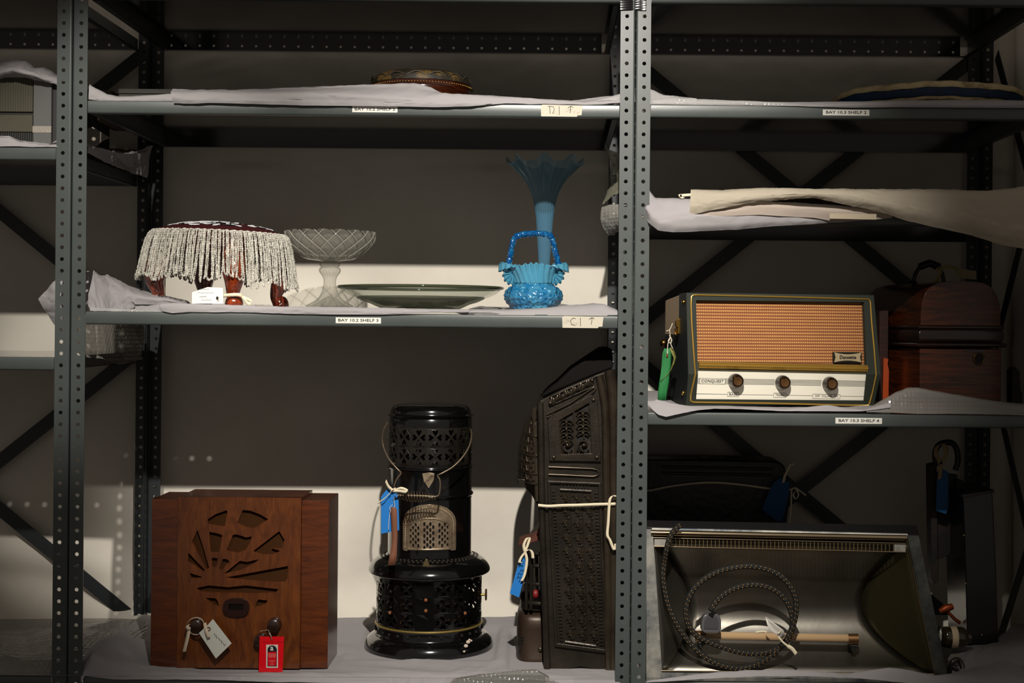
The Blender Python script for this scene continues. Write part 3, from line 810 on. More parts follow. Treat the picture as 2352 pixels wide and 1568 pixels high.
# ================================================================ middle bay, top shelf
TZ2 = ZE+.467
ot = W(967, 215, .25); OX, OY, OZ = ot.x, .25, TZ2+.012
oo = thing('round_ottoman', 'low round ottoman with dark patterned padded top and studded wooden rim', 'footstool', (OX, OY, OZ))
pr = [(.0001, .097), (.05, .0955), (.085, .091), (.104, .084), (.112, .077), (.115, .068), (.1155, .064)]
OT = mat('dark_tapestry', (36, 30, 18), .6, spec=.5, var=(22, (96, 74, 34), .52, .60), bump=(60, .8, 'noise'))
ot_ = MB().lathe([(v.x, v.y) for v in spline([(a, b, 0) for a, b in pr], 3)], OX, OY, OZ, 72).build('padded_top', OT, oo, smooth=60)
mb = MB()
for k in range(15):
    a = TAU*k/15+.1; pts = []
    for i in range(13):
        t = i/12; aa = a+(t-.5)*.36; z = .073+.008*math.sin(PI*t); r = .1135-.0006*((z-.078)*1000)**1.0*.45
        pts.append((OX+r*math.cos(aa), OY+r*math.sin(aa), OZ+z))
    mb.tube(pts, .0013, 5)
mb.build('braid', mat('grey_braid', (74, 66, 56), .6), oo, smooth=60)
MB().lathe([(.114, .064), (.118, .062), (.118, .052), (.1165, .050), (.117, .044), (.124, .036), (.129, .028), (.131, .020), (.129, .012), (.122, .010), (.118, .004), (.115, 0), (.0001, 0), (.0001, .06), (.114, .064)], OX, OY, OZ, 72).build('wooden_rim', woodmat('dark_turned_wood', (30, 12, 6), (70, 28, 12), (1, 1, 6), .16, .8, 8), oo, smooth=40)
mb = MB()
for k in range(110):
    a = TAU*k/110; mb.ball((OX+.1185*math.cos(a), OY+.1185*math.sin(a), OZ+.057), .0018, su=6, sv=4)
mb.build('stud_band', BRASS, oo, smooth=60)['kind'] = 'stuff'
tr = W(1200, 221, .22)
tt = thing('metal_tray', 'tarnished shallow metal dish beside the round ottoman', 'dish', (tr.x, .22, TZ2+.008))
MB().lathe([(.0001, .004), (.055, .004), (.068, .012), (.078, .020), (.0905, .0235), (.0915, .0225), (.079, .018), (.068, .009), (.056, .0), (.0001, 0)], tr.x, .22, TZ2+.010, 64, lambda r, z, t, i: (r*(1+.012*math.sin(20*t)*(r > .07)), z+.001*math.sin(20*t)*(r > .07))).build('dish', mat('tarnished_silver', (96, 84, 70), .25, 1.0, var=(40, (30, 24, 18), .4, .6), bump=(90, .5, 'noise')), tt, smooth=50)
MB().lathe([(.0905, .0225), (.0925, .024), (.0935, .0225), (.0915, .021)], tr.x, .22, TZ2+.010, 64).build('rim', mat('tarnished_rim', (140, 122, 98), .2, 1.0), tt, smooth=60)
bxp = MB(); a = W(272, 204, .30); b = W(575, 204, .30)
bxo = thing('archive_box', 'flat grey archive box at the back of the top middle shelf', 'box', ((a.x+b.x)/2, .38, TZ2))
GRC = mat('grey_board', (128, 126, 120), .85, bump=(200, .1, 'noise'))
bxp.box(a.x, b.x, .30, .50, TZ2, W(400, 205, .30).z-.012); bxp.build('body', GRC, bxo, bevel=.001)
bxp = MB(); bxp.box(a.x-.002, b.x+.002, .297, .503, W(400, 205, .30).z-.011, W(400, 205, .30).z); bxp.build('lid', GRC, bxo, bevel=.001)
bxp = MB(); a = W(212, 214, .33); b = W(256, 214, .33)
bxp.box(a.x, b.x, .33, .50, TZ2, W(230, 207, .33).z)
tag(bxp.build('cardboard_box', mat('brown_board', (104, 92, 76), .85), bevel=.001), 'small brown carton left of the flat grey archive box', 'box')
rows = [
 [(398, 237, -.006), (440, 238, -.007), (480, 236, -.008), (560, 238, -.010), (700, 242, -.008), (800, 243, -.007), (900, 244, -.008), (1000, 246, -.009), (1080, 244, -.009), (1160, 237, -.004), (1240, 238, -.002), (1340, 240, -.001), (1424, 236, .004)],
 [(395, 222, -.012), (440, 226, -.010), (500, 226, -.010), (600, 228, -.012), (700, 230, -.010), (800, 231, -.008), (900, 236, -.009), (980, 234, -.010), (1060, 232, -.010), (1150, 232, -.003), (1240, 235, .001), (1340, 237, .002), (1424, 234, .008)],
 [(392, 212, -.002), (440, 212, .004), (500, 212, -.002), (600, 212, -.004), (700, 212, -.006), (800, 214, -.006), (880, 218, -.006), (960, 222, -.004), (1020, 214, .004), (1120, 220, .004), (1220, 226, .006), (1340, 233, .008), (1424, 228, .012)],
 [(396, 206, .03), (440, 207, .04), (500, 207, .04), (600, 206, .04), (700, 203, .04), (800, 200, .04), (880, 200, .03), (950, 200, .03), (1010, 213, .03), (1100, 219, .03), (1200, 225, .03), (1340, 232, .03), (1424, 218, .03)],
 [(396, 206, .05), (440, 207, .05), (500, 207, .05), (600, 205, .05), (700, 201, .05), (800, 196, .055), (880, 193, .05), (950, 191, .05), (990, 200, .05), (1012, 214, .05), (1100, 220, .05), (1300, 232, .05), (1424, 220, .05)],
 [(400, 222, .14), (500, 225, .14), (700, 226, .14), (900, 226, .12), (1000, 228, .12), (1200, 236, .14), (1424, 238, .14)]]
sheet('tissue_sheet', 'white tissue sheet draped over the front of BAY 10.2 SHELF 2', 'tissue paper', rows, 190, 8, .0026, 9, TISSUE, 21, smooth=26, fine=.4)
rows = [
 [(203, 228, .002), (230, 231, .002), (280, 232, .002), (340, 232, .002), (400, 232, .002)],
 [(204, 206, .006), (216, 212, .004), (232, 222, .004), (256, 228, .004), (320, 226, .003), (400, 222, .003)],
 [(204, 190, .03), (212, 198, .02), (228, 206, .02), (246, 216, .02), (270, 222, .02), (340, 219, .02), (400, 214, .02)],
 [(206, 196, .1), (220, 210, .1), (240, 220, .1), (300, 228, .1), (400, 232, .1)]]
sheet('tissue_sheet', 'white tissue curling up against the left front post on BAY 10.2 SHELF 2', 'tissue paper', rows, 60, 7, .0025, 14, TISSUE, 31, smooth=24)
rows = [
 [(1372, 232, .006), (1400, 230, .006), (1428, 232, .01), (1470, 234, .03), (1494, 236, .01), (1540, 238, .004), (1600, 240, .003)],
 [(1380, 229, .02), (1405, 220, .02), (1430, 214, .035), (1470, 205, .04), (1494, 206, .035), (1520, 218, .02), (1600, 226, .01)],
 [(1390, 230, .06), (1410, 222, .06), (1430, 216, .06), (1470, 208, .06), (1494, 208, .06), (1530, 222, .05), (1600, 228, .05)],
 [(1390, 236, .12), (1430, 232, .12), (1494, 232, .12), (1600, 236, .12)]]
sheet('bubble_wrap', 'bubble wrap passing behind the middle front post at BAY 10.3 SHELF 2', 'bubble wrap', rows, 60, 6, .002, 20, BUBBLE, 3, smooth=60)
# ================================================================ middle bay, bottom shelf
ZB0 = ZE-.764
# ---- wooden radio
R1 = .06; RZ = ZB0+.006
def q(px, py, Y=R1): return W(px, py, Y)
WAL = woodmat('walnut_veneer', (64, 27, 9), (98, 46, 15), (1.2, 1, 9), .30, .5, 5, 2)
WALC = woodmat('figured_walnut_veneer', (74, 34, 11), (108, 56, 18), (6, 1, 1.6), .30, .5, 4, 3)
wr = thing('wooden_radio', 'brown walnut table radio with a sunburst fretwork front', 'radio', (q(548, 1540).x, .13, RZ))
def zt(py, px=548): return W(px, py, R1).z
xl, x1_, x2_, xr = q(345, 1340).x, q(407, 1340).x, q(690, 1340).x, q(753, 1340).x
zside = zt(1147, 375); zc_ = zt(1142, 548)
yb = .205
for nm, a, b in (('l', xl, x1_), ('r', x2_, xr)):
    m = MB(); m.box(a, b, R1+.006, yb, RZ, zside); m.build('side_section', WAL, wr, bevel=.0012)
fc = [((280, 228), (345, 185), (440, 150), (446, 165), (425, 285), (352, 278), (285, 262)),
      ((575, 148), (640, 155), (720, 185), (788, 226), (720, 270), (670, 300), (600, 290), (530, 258)),
      ((195, 318), (150, 412), (272, 645), (292, 632), (238, 440)),
      ((293, 332), (345, 340), (402, 358), (392, 430), (380, 500), (306, 502)),
      ((492, 358), (520, 352), (560, 364), (600, 378), (652, 370), (630, 430), (600, 480), (530, 508), (438, 488)),
      ((880, 326), (925, 400), (905, 470), (820, 468), (890, 492), (820, 520), (740, 520), (660, 494)),
      ((118, 505), (258, 652), (244, 660), (116, 578)),
      ((314, 550), (364, 552), (362, 600), (350, 628), (322, 620)),
      ((408, 558), (440, 560), (464, 580), (430, 612), (410, 645), (376, 642)),
      ((552, 574), (610, 584), (660, 572), (715, 562), (640, 612), (560, 650), (418, 682)),
      ((428, 714), (952, 618), (948, 720), (930, 752), (700, 742)),
      ((130, 676), (228, 706), (228, 716), (145, 718)),
      ((186, 802), (290, 780), (450, 795), (600, 780), (740, 796), (876, 812), (850, 838), (700, 846), (500, 842), (300, 838), (215, 828)),
      ((262, 884), (346, 888), (362, 905), (378, 952), (330, 940)),
      ((704, 898), (784, 906), (760, 940), (678, 962), (690, 925))]
def zq(p): return W(400+p[0]/3.6467, 1130+p[1]/3.6467, R1)
holes = [[(zq(p).x, zq(p).z) for p in h] for h in fc]
outer = [(x1_, RZ), (x2_, RZ), (x2_, zc_), (x1_, zc_)]
m = MB(); m.prism(outer, R1, R1+.008, holes=holes); m.build('front_panel', WALC, wr)
m = MB(); m.box(x1_, x2_, R1+.016, yb+.003, RZ, zc_); m.box(x1_, x2_, R1+.008, R1+.016, RZ, RZ+.02); m.box(x1_, x2_, R1+.008, R1+.016, zc_-.02, zc_)
m.box(x1_, x1_+.008, R1+.008, R1+.016, RZ, zc_); m.box(x2_-.008, x2_, R1+.008, R1+.016, RZ, zc_)
m.build('case', WAL, wr, bevel=.0008)
m = MB(); m.box(x1_+.009, x2_-.009, R1+.0085, R1+.0150, RZ+.021, zc_-.021); m.build('speaker_cloth', mat('brown_speaker_cloth', (64, 38, 18), .95, spec=.1, bump=(900, .5, 'weave')), wr)
c = zq((523, 962)); hw, hh = 110/3.6467/S(R1), 78/3.6467/S(R1)
ov = [(c.x+hw*abs(math.cos(TAU*i/32))**.7*math.copysign(1, math.cos(TAU*i/32)), c.z+hh*abs(math.sin(TAU*i/32))**.8*math.copysign(1, math.sin(TAU*i/32))) for i in range(32)]
wn = [(c.x-.0155, c.z-.006), (c.x+.0155, c.z-.006), (c.x+.0165, c.z+.008), (c.x-.0165, c.z+.008)]
m = MB(); m.prism(ov, R1-.006, R1+.001, holes=[wn]); m.build('dial_surround', mat('dark_bakelite', (38, 16, 12), .25, coat=.4), wr, smooth=40, bevel=.001)
m = MB(); m.box(c.x-.017, c.x+.017, R1-.001, R1-.0002, c.z-.008, c.z+.010); m.build('dial_window', mat('dark_dial', (16, 11, 9), .15), wr)
KN = mat('brown_bakelite', (40, 22, 13), .3, coat=.4)
for px, py, r in ((453, 1434, .0155), (631, 1433, .0155), (600, 1468, .0145)):
    p = q(px, py); m = MB(); rows = []
    for (rr_, dy) in ((.0001, -.019), (r*.7, -.019), (r*.86, -.017), (r*.9, -.008), (r, -.003), (r, .0)):
        rows.append([(p.x+rr_*(1+.03*math.cos(12*TAU*j/48)*(rr_ > r*.8))*math.cos(TAU*j/48), R1+dy, p.z+rr_*math.sin(TAU*j/48)) for j in range(48)])
    m.grid(rows, closeu=True); m.build('knob', KN, wr, smooth=40)
# white tag with tape on the left knob
tw = thing('card_tag', 'white card tag hanging from the left knob of the wooden radio', 'tag', q(493, 1512, .035))
pl = XZ([(489, 1421), (532, 1477), (496, 1512), (457, 1453), (476, 1436)], .036)
MB().prism(pl, .036, .0366).build('card', mat('grey_white_card', (196, 196, 186), .75), tw)
m = MB(); o_ = Vector((0, -.0006, 0))
for k in range(9):
    a = q(493+k*2.9, 1456+k*3.2, .0355); m.tube([a+Vector((rnd.uniform(-.002, .002), 0, rnd.uniform(.001, .003))), a, a+Vector((rnd.uniform(-.002, .003), 0, -rnd.uniform(.001, .004)))], .0005, 4)
m.build('handwriting', INK, tw)
m = MB(); kc = q(453, 1434)
lp = [Vector((kc.x+.0185*math.cos(a), .045+.004*math.sin(2*a), kc.z+.0185*math.sin(a))) for a in [TAU*i/28 for i in range(29)]]
m.ribbon(lp, .0045, Vector((0, 1, .2)))
m.ribbon(spline([q(434, 1440, .042), q(432, 1458, .036), q(427, 1480, .034), q(423, 1497, .036)], 4), .0085, Vector((1, -.3, .15)))
m.ribbon(spline([q(470, 1430, .042), q(474, 1448, .032), q(480, 1464, .030)], 4), .007, Vector((1, .2, .3)))
m.ribbon(spline([q(434, 1434, .040), q(430, 1438, .036), q(434, 1446, .036)], 4), .008, Vector((1, 0, .4)))
m.build('tape', mat('aged_cotton_tape', (190, 172, 148), .85), tw, smooth=60, recalc=False, solid=.0007)
m = MB(); p = q(479, 1444, .0355); m.tube([p+Vector((.0035*math.cos(TAU*i/12), 0, .0035*math.sin(TAU*i/12))) for i in range(12)], .0013, 5, closed=True); m.build('eyelet', mat('brown_eyelet', (104, 70, 46), .5), tw, smooth=60)
# red hazard tag
rt = thing('warning_tag', 'red hazard tag with a white letter a on the wooden radio', 'tag', q(625, 1543, .04))
RY = .040
pl = XZ([(596.5, 1461), (652.5, 1461.5), (649, 1543), (594, 1543)], RY)
hc = q(624, 1468.5, RY); hl = [(hc.x+.0022*math.cos(TAU*i/14), hc.z+.0022*math.sin(TAU*i/14)) for i in range(14)]
MB().prism(pl, RY, RY+.0007, holes=[hl]).build('card', mat('red_plastic_card', (214, 6, 22), .3, coat=.3), rt)
def box_on(px0, px1, py0, py1, y, th, mt, nm, par):
    mm = MB(); mm.prism(XZ([(px0, py0), (px1, py0), (px1, py1), (px0, py1)], RY), y-th, y); return mm.build(nm, mt, par)
bd = box_on(611.5, 638.5, 1480, 1533, RY-.0001, .0003, mat('white_print', (206, 200, 190), .35), 'hazard_sticker', rt)
a0 = q(614.3, 1529.5, RY); a1 = q(636, 1492, RY); cxm = (a0.x+a1.x)/2; rr_ = (a1.x-a0.x)/2
dome = [(a0.x, a0.z), (a1.x, a0.z)]+[(cxm+rr_*math.cos(PI*i/16), a1.z+rr_*.95*math.sin(PI*i/16)) for i in range(17)]
MB().prism(dome, RY-.0008, RY-.0004).build('black_dome', mat('black_print', (22, 20, 28), .4), bd)
MB().prism(XZ([(615.6, 1496.5), (634.6, 1496), (634.8, 1527.5), (615.8, 1528.5)], RY), RY-.0011, RY-.0008).build('red_panel', mat('red_print', (204, 4, 26), .3), bd)
text(bd, 'a', (q(624.6, 1488.3, RY).x, RY-.0010, q(624, 1487.6, RY).z), .0165, mat('white_print_a', (214, 208, 200), .4), off=.0003)
PINK = mat('pale_print', (226, 150, 140), .4)
for py, s_, tx in ((1501.5, .0036, 'WARNING'), (1504.8, .0034, 'CONTAINS'), (1508.0, .0034, 'ASBESTOS'), (1515.5, .0018, 'Breathing asbestos'), (1518, .0018, 'dust is dangerous'), (1520.5, .0018, 'to health'), (1524, .0017, 'Follow safety'), (1526, .0017, 'instructions')):
    text(bd, tx, (q(625, py, RY).x, RY-.0012, q(625, py, RY).z), s_, PINK, ext=.00005)
text(rt, 'DO NOT OPEN / REMOVE', (q(627, 1474.5, RY).x, RY-.0003, q(626, 1474.5, RY).z), .0040, mat('dark_red_print', (96, 0, 10), .5), ext=.00005)
m = MB(); m.tube(spline([q(624, 1468, RY-.002), q(623, 1461, .036), q(617, 1453, .036), q(621, 1459, .035), q(624, 1464, .037)], 4), .0006, 5); m.tube([q(623, 1460, .037), q(616, 1446, .038), q(597, 1449, .04)], .0006, 5); m.build('string', mat('tag_string', (170, 140, 120), .8), rt, smooth=60)

# ---- paraffin heater
HY = .30; hcx = W(986.5, 1300, HY).x; HS = S(HY); HZ = ZB0+.004
def hz(py): return W(986.5, py, HY).z
ht = thing('paraffin_heater', 'tall round black enamel paraffin heater with pierced bands and wire handle', 'heater', (hcx, HY, HZ))
P = lambda L_: [(r/HS, hz(y)-HZ) for r, y in L_]
def hl_(L_, nm, mt=BLACKG, seg=96, sp=2, sm=40, **k):
    pr = P(L_)
    if sp > 1: pr = [(max(v.x, .0001), v.y) for v in spline([(a, b, 0) for a, b in pr], sp)]
    return MB().lathe(pr, hcx, HY, HZ, seg, **k).build(nm, mt, ht, smooth=sm)
hl_([(.1, 925), (40, 925.5), (70, 927), (85, 931), (91, 938), (93, 946), (94, 949), (98, 950.5), (98.5, 953), (95, 955), (93, 957)], 'top_cap')
def motif(cw, ch, s=.92):
    base = [(0, .16), (.20, .42), (.34, .62), (.36, .78), (.24, .88), (.10, .82), (0, .70), (-.10, .82), (-.24, .88), (-.36, .78), (-.34, .62), (-.20, .42)]
    out = []
    for k in range(4):
        a = k*PI/2; out.append([((x*math.cos(a)-z*math.sin(a))*cw/2*s, (x*math.sin(a)+z*math.cos(a))*ch/2*s) for x, z in base])
    return out
def pierced(r0, za, zb, rows_, n, nm, mt, skip=None, margin=.0):
    mb = MB(); hh = (zb-za)/rows_; cw = TAU*r0/n
    for i in range(n):
        for j in range(rows_):
            thc = TAU*(i+.5)/n; zc = za+hh*(j+.5)
            ou = []
            K = 5
            for k in range(K): ou.append((-cw/2+cw*k/K, -hh/2))
            for k in range(2): ou.append((cw/2, -hh/2+hh*k/2))
            for k in range(K): ou.append((cw/2-cw*k/K, hh/2))
            for k in range(2): ou.append((-cw/2, hh/2-hh*k/2))
            hs = [] if (skip and skip(i, j)) else motif(cw, hh)
            def f(x, y, z, thc=thc, zc=zc): 
                a = thc+x/r0; rr = r0-y
                return (hcx+rr*math.cos(a), HY+rr*math.sin(a), zc+z)
            mb.prism(ou, 0, .0016, holes=hs, f=f, back=False)
    return mb.build(nm, mt, ht, smooth=35)
hl_([(93.5, 956), (95, 958), (95, 976)], 'upper_collar', sp=1)
pierced(95/HS, hz(1062), hz(976), 2, 16, 'pierced_band', mat('worn_black_enamel', (30, 27, 22), .3, coat=.3, var=(16, (14, 13, 11), .4, .7)))
hl_([(95, 1062), (95, 1066), (97, 1068), (97.5, 1070), (97, 1072.5), (95, 1075), (95, 1126), (97.5, 1128), (99, 1130.5), (98.5, 1133), (96, 1135), (94, 1138), (95, 1142), (95.5, 1150), (95.5, 1268), (97, 1273)], 'chimney_drum', sp=2)
hl_([(60, 960), (60, 1420)], 'inner_flue', mat('dark_inner_metal', (20, 18, 16), .6), sp=1)  # dark cylinder added to block the view through the pierced bands
# shoulder with little vents
hl_([(96, 1268), (102, 1271), (112, 1275), (122, 1280), (131, 1288), (137, 1297), (139, 1304), (138, 1308), (134, 1311), (126, 1314), (120, 1315)], 'shoulder', sp=3)
m = MB()
for k in range(64):
    for rr0, off in ((103, 0), (110, .5)):
        a = TAU*(k+off)/64; r = rr0/HS; z = hz(1271.2 if rr0 == 103 else 1273.8)+.0004
        c = Vector((hcx+r*math.cos(a), HY+r*math.sin(a), z)); e = Vector((math.cos(a), math.sin(a), -.35)).normalized()*.0026; t_ = Vector((-math.sin(a), math.cos(a), 0))*.0022
        m.add([c-e-t_, c+e-t_, c+e+t_, c-e+t_, c-e-t_+Vector((0, 0, .0006)), c+e-t_+Vector((0, 0, .0006)), c+e+t_+Vector((0, 0, .0006)), c-e+t_+Vector((0, 0, .0006))], [(4, 5, 6, 7), (0, 1, 5, 4), (1, 2, 6, 5), (2, 3, 7, 6), (3, 0, 4, 7)])
m.build('vent_slots', mat('vent_slot', (46, 38, 30), .8), ht)['kind'] = 'stuff'
pierced(120.5/HS, hz(1424), hz(1314), 3, 18, 'pierced_drum', BLACKG, skip=lambda i, j: (i % 9 == 4))
hl_([(80, 1318), (80, 1424)], 'burner_case', mat('stained_burner', (40, 26, 18), .5, var=(30, (150, 120, 90), .62, .72)), sp=1)
GOLDL = mat('gilt_line', (150, 128, 70), .4, .6)
hl_([(120.5, 1424), (123.5, 1425), (124, 1427), (122.5, 1429)], 'gilt_band', GOLDL, sp=1)
hl_([(121, 1428), (120, 1431), (121, 1448), (126, 1450), (134, 1454), (142, 1461), (147, 1472), (148, 1484), (149.5, 1490), (149, 1496), (150.5, 1504), (148.5, 1510), (147, 1512)], 'base_skirt', sp=3)
m = MB()
for k in range(30):
    a = TAU*k/30; r = 121.2/HS; p = (hcx+r*math.cos(a), HY+r*math.sin(a), hz(1439)); m.ball(p, .0036, .0036, .0042, 8, 6)
m.build('air_hole_dots', mat('air_hole_shade', (2, 2, 2), .9), ht, smooth=60)['kind'] = 'stuff'  # black beads stand in for the shade inside the air holes
for px, py in ((978, 1378), (978, 1402.5), (895.5, 1407), (1068, 1408)):
    x = W(px, py, HY-.09).x; dx = x-hcx; yy = HY-math.sqrt(max(0, (121/HS)**2-dx*dx)); k = W(px, py, yy)
    m = MB(); m.ball((k.x, k.y, k.z), .0042, .0025, .0042, 10, 7); m.build('rivet', mat('rusty_rivet', (120, 68, 30), .6), ht, smooth=60)
# enamel chips and rust
m = MB()
for px, py, s_ in ((1083, 1328, .005), (1087, 1341, .003), (1075, 1474, .005), (1070, 1483, .005), (1066, 1496, .003), (1082, 1471, .003), (1078, 1469, .003)):
    R_ = (121 if py < 1400 else 147)/HS; x = W(px, py, HY-.08).x; dx = x-hcx; yy = HY-math.sqrt(max(1e-4, R_*R_-dx*dx)); k = W(px, py, yy)
    m.ball((k.x, k.y+.001, k.z), s_, .0018, s_*.8, 7, 5)
m.build('chipped_patch', mat('bare_plaster_chip', (196, 176, 158), .8), ht)['label'] = 'pale chips in the black enamel'
# knob at the right
kx = hcx+121/HS; kz = hz(1362); m = MB(); m.tube([(kx-.004, HY-.01, kz), (kx+.010, HY-.01, kz)], .003, 10); m.build('spindle', BRASS, ht, smooth=50)
m = MB(); m.tube([(kx+.008, HY-.01, kz), (kx+.010, HY-.01, kz), (kx+.012, HY-.01, kz)], [.012, .0145, .012], 20); m.build('wick_knob', mat('brown_knob', (74, 46, 28), .5), ht, smooth=50)
# shield badge and arched grille bent to the drum
HR = 95.5/HS; FS = S(HY-HR)
def bend(mb, r):
    for v in mb.v:
        d = v.y; a = (v.x-hcx)/r; rr = r-d
        v.x = hcx+rr*math.sin(a); v.y = HY-rr*math.cos(a)
def hp(px, py): p = W(px, py, HY-HR); return ((p.x-hcx)*1.0+hcx, p.z)
m = MB(); m.prism([hp(*p) for p in ((970, 1087), (984, 1085.5), (998, 1087), (996, 1103), (985, 1121.5), (973.5, 1104))], -.0032, .001); bend(m, HR)
CREAM = mat('nickel_casting', (176, 156, 130), .36, .75, var=(30, (120, 98, 76), .45, .7))
sb = m.build('shield_badge', CREAM, ht, smooth=30, bevel=.0008)
p = hp(985, 1099.5); text(sb, 'VALOR', (p[0], HY-HR-.0033, p[1]), .0082, mat('badge_letter', (120, 102, 82), .4, .6), rot=(PI/2, -math.radians(42), 0), ext=.0005, off=.0001)
def gz(zx, zy): return hp(920+zx/11.2, 1150+zy/11.2)
oc = [(45, 1240), (45, 540), (70, 440), (150, 300), (300, 185), (470, 110), (640, 88), (820, 88), (1000, 115), (1180, 185), (1330, 310), (1410, 430), (1440, 560), (1440, 1240), (1420, 1300), (1290, 1300), (1270, 1275), (210, 1275), (190, 1300), (70, 1290)]
hx = []
def inwin(x, y, w):
    if w == 0: return 225 < x-33 and x+33 < 505 and y > 545+ (505-x)*.42 and y < 1205
    if w == 1: return 575 < x-33 and x+33 < 885 and 520 < y < 1215
    return 950 < x-33 and x+33 < 1250 and y > 545+(x-950)*.42 and y < 1205
for w_, cols, y0 in ((0, (265, 332, 400, 467), 530), (1, (620, 692, 765, 838), 500), (2, (990, 1060, 1130, 1200), 530)):
    for ci, cx0 in enumerate(cols):
        for k in range(0, 11):
            cy0 = y0+78*(ci % 2)+k*152-60
            if inwin(cx0, cy0, w_): hx.append([gz(cx0+dx_, cy0+dy_) for dx_, dy_ in ((0, -62), (28, -32), (28, 32), (0, 62), (-28, 32), (-28, -32))])
oc2 = [tuple(v) for v in [(p.x, p.y) for p in resample([(x, y, 0) for x, y in oc+[oc[0]]], 90)]][:-1]
m = MB(); m.prism([gz(*p) for p in oc2], -.0050, .0, holes=hx); m.refine(.012); bend(m, HR)
gr = m.build('arched_grille', CREAM, ht, smooth=30)
m = MB(); fr_ = [(205, 1230), (205, 640), (300, 560), (530, 470), (640, 440), (850, 440), (960, 470), (1180, 560), (1270, 640), (1270, 1230)]
m.tube([(gz(*p)[0], -.006, gz(*p)[1]) for p in fr_], .0016, 6)
for xx in (540, 915): m.tube([(gz(xx, 480)[0], -.006, gz(xx, 480)[1]), (gz(xx, 1235)[0], -.006, gz(xx, 1235)[1])], .0016, 6)
m.tube([(gz(x, 1240)[0], -.007, gz(x, 1240)[1]) for x in range(205, 1280, 80)], .0018, 6)
bend(m, HR); m.build('grille_bars', CREAM, gr, smooth=60)
m = MB(); pth = [(105, 1200), (110, 900), (115, 620), (150, 470), (260, 320), (440, 220), (740, 160), (1040, 220), (1230, 330), (1340, 480), (1370, 620), (1375, 900), (1375, 1200)]
for p in resample([(a, b, 0) for a, b in pth], 62): g = gz(p.x, p.y); m.ball((g[0], -.0055, g[1]), .0017, .0012, .0022, 6, 4)
bend(m, HR); m.build('beaded_border', CREAM, gr, smooth=60)
g = gz(740, 372); text(gr, 'VALOR', (g[0], HY-HR-.0062, g[1]), .0085, CREAM, ext=.0008, sx=1.15)
m = MB(); m.prism([hp(*p) for p in ((980, 1279), (984, 1279), (990, 1298), (971, 1298))], -.026, -.020); m.v = [Vector((v.x, v.y+HY-HR, v.z)) for v in m.v]; m.build('catch', mat('dull_brass', (112, 98, 66), .4, .7), ht, bevel=.001)
# wire bail handle, hanging forward
def hw_(px, py, dy): return W(px, py, HY-HR+dy)
WIRE = mat('dull_wire', (126, 110, 90), .4, .7)
lpts = spline([W(890, 970, HY-.02), W(881, 988, HY-.05), W(878, 1008, .19), W(882, 1030, .17), (W(895, 1056, .15)), W(912, 1076, .14), W(921, 1086, .14), W(914, 1096, .14), W(907, 1110, .14), W(904, 1128, .14)], 5)
rpts = spline([W(1000, 1140, .14), W(1008, 1136, .14), W(1011, 1118, .14), W(1010, 1101, .14), W(1005, 1092, .14), W(1016, 1086, .14), W(1040, 1072, .15), W(1062, 1050, .165), W(1078, 1024, .185), W(1083, 1000, .21), W(1081, 985, HY-.04)], 5)
m = MB(); m.tube(lpts, .0019, 8); m.tube(rpts, .0019, 8); m.tube([lpts[-1], W(904, 1136, .14), rpts[0]], .0019, 8)
hd = m.build('bail_handle', WIRE, ht, smooth=60)
m = MB(); A = W(905, 1137, .14); B = W(1001, 1140, .14); pts = []
for i in range(15*14+1):
    t = i/(15*14); a = TAU*i/14; r = .0055+.0068*math.sin(PI*t)**2
    c = A.lerp(B, t); pts.append((c.x, c.y+r*math.cos(a), c.z-.002+r*math.sin(a)))
m.tube(pts, .0010, 6); m.build('coil_grip', mat('coil_wire', (104, 88, 68), .4, .7), hd, smooth=60)
# tags on the heater
bt = thing('card_tag', 'blue card tag with cream bow on the black paraffin heater handle', 'tag', W(895, 1225, .13))
MB().prism(XZ([(888, 1124), (899, 1119), (905, 1125), (915, 1138), (917, 1217), (875, 1225.5), (875.5, 1140)], .135), .135, .1358).build('card', BLUETAG, bt)
m = MB()
for pts, wd in (([(905, 1128), (893, 1118), (886, 1104)], .007), ([(905, 1126), (920, 1121), (934, 1126), (933, 1130), (918, 1128), (905, 1128)], .007), ([(903, 1126), (892, 1136), (884, 1144), (868, 1155)], .004), ([(908, 1122), (900, 1126), (896, 1132)], .006)):
    m.ribbon(spline([W(x, y, .128-.004*i) for i, (x, y) in enumerate(pts)], 5), wd, Vector((.45, -.2, 1)))
m.build('tape', RIB, bt, smooth=60, recalc=False, solid=.0008)
nt_ = thing('card_tag', 'narrow brown card tag hanging beside the blue tag on the paraffin heater', 'tag', W(903, 1298, .12))
m = MB(); rows = [[W(a, y, .122+d), W(b, y, .122)] for a, b, y, d in ((899, 908, 1164, 0), (897.5, 912, 1170, 0), (899, 912.5, 1200, .001), (900, 913, 1230, .002), (899, 912, 1255, .001), (895, 911.5, 1275, -.003), (891, 908, 1298, -.006))]
m.grid(rows); m.build('card', mat('brown_card', (116, 72, 50), .75), nt_, smooth=60, recalc=False, solid=.0007)
m = MB(); m.tube(spline([W(x, y, .126) for x, y in ((905, 1140), (905, 1152), (906, 1162), (897, 1172), (894, 1190), (892, 1216))], 5), .0006, 5); m.tube(spline([W(x, y, .124) for x, y in ((906, 1162), (907, 1170), (900, 1176), (895, 1166), (902, 1158))], 5), .0006, 5); m.build('string', STRING, nt_, smooth=60)

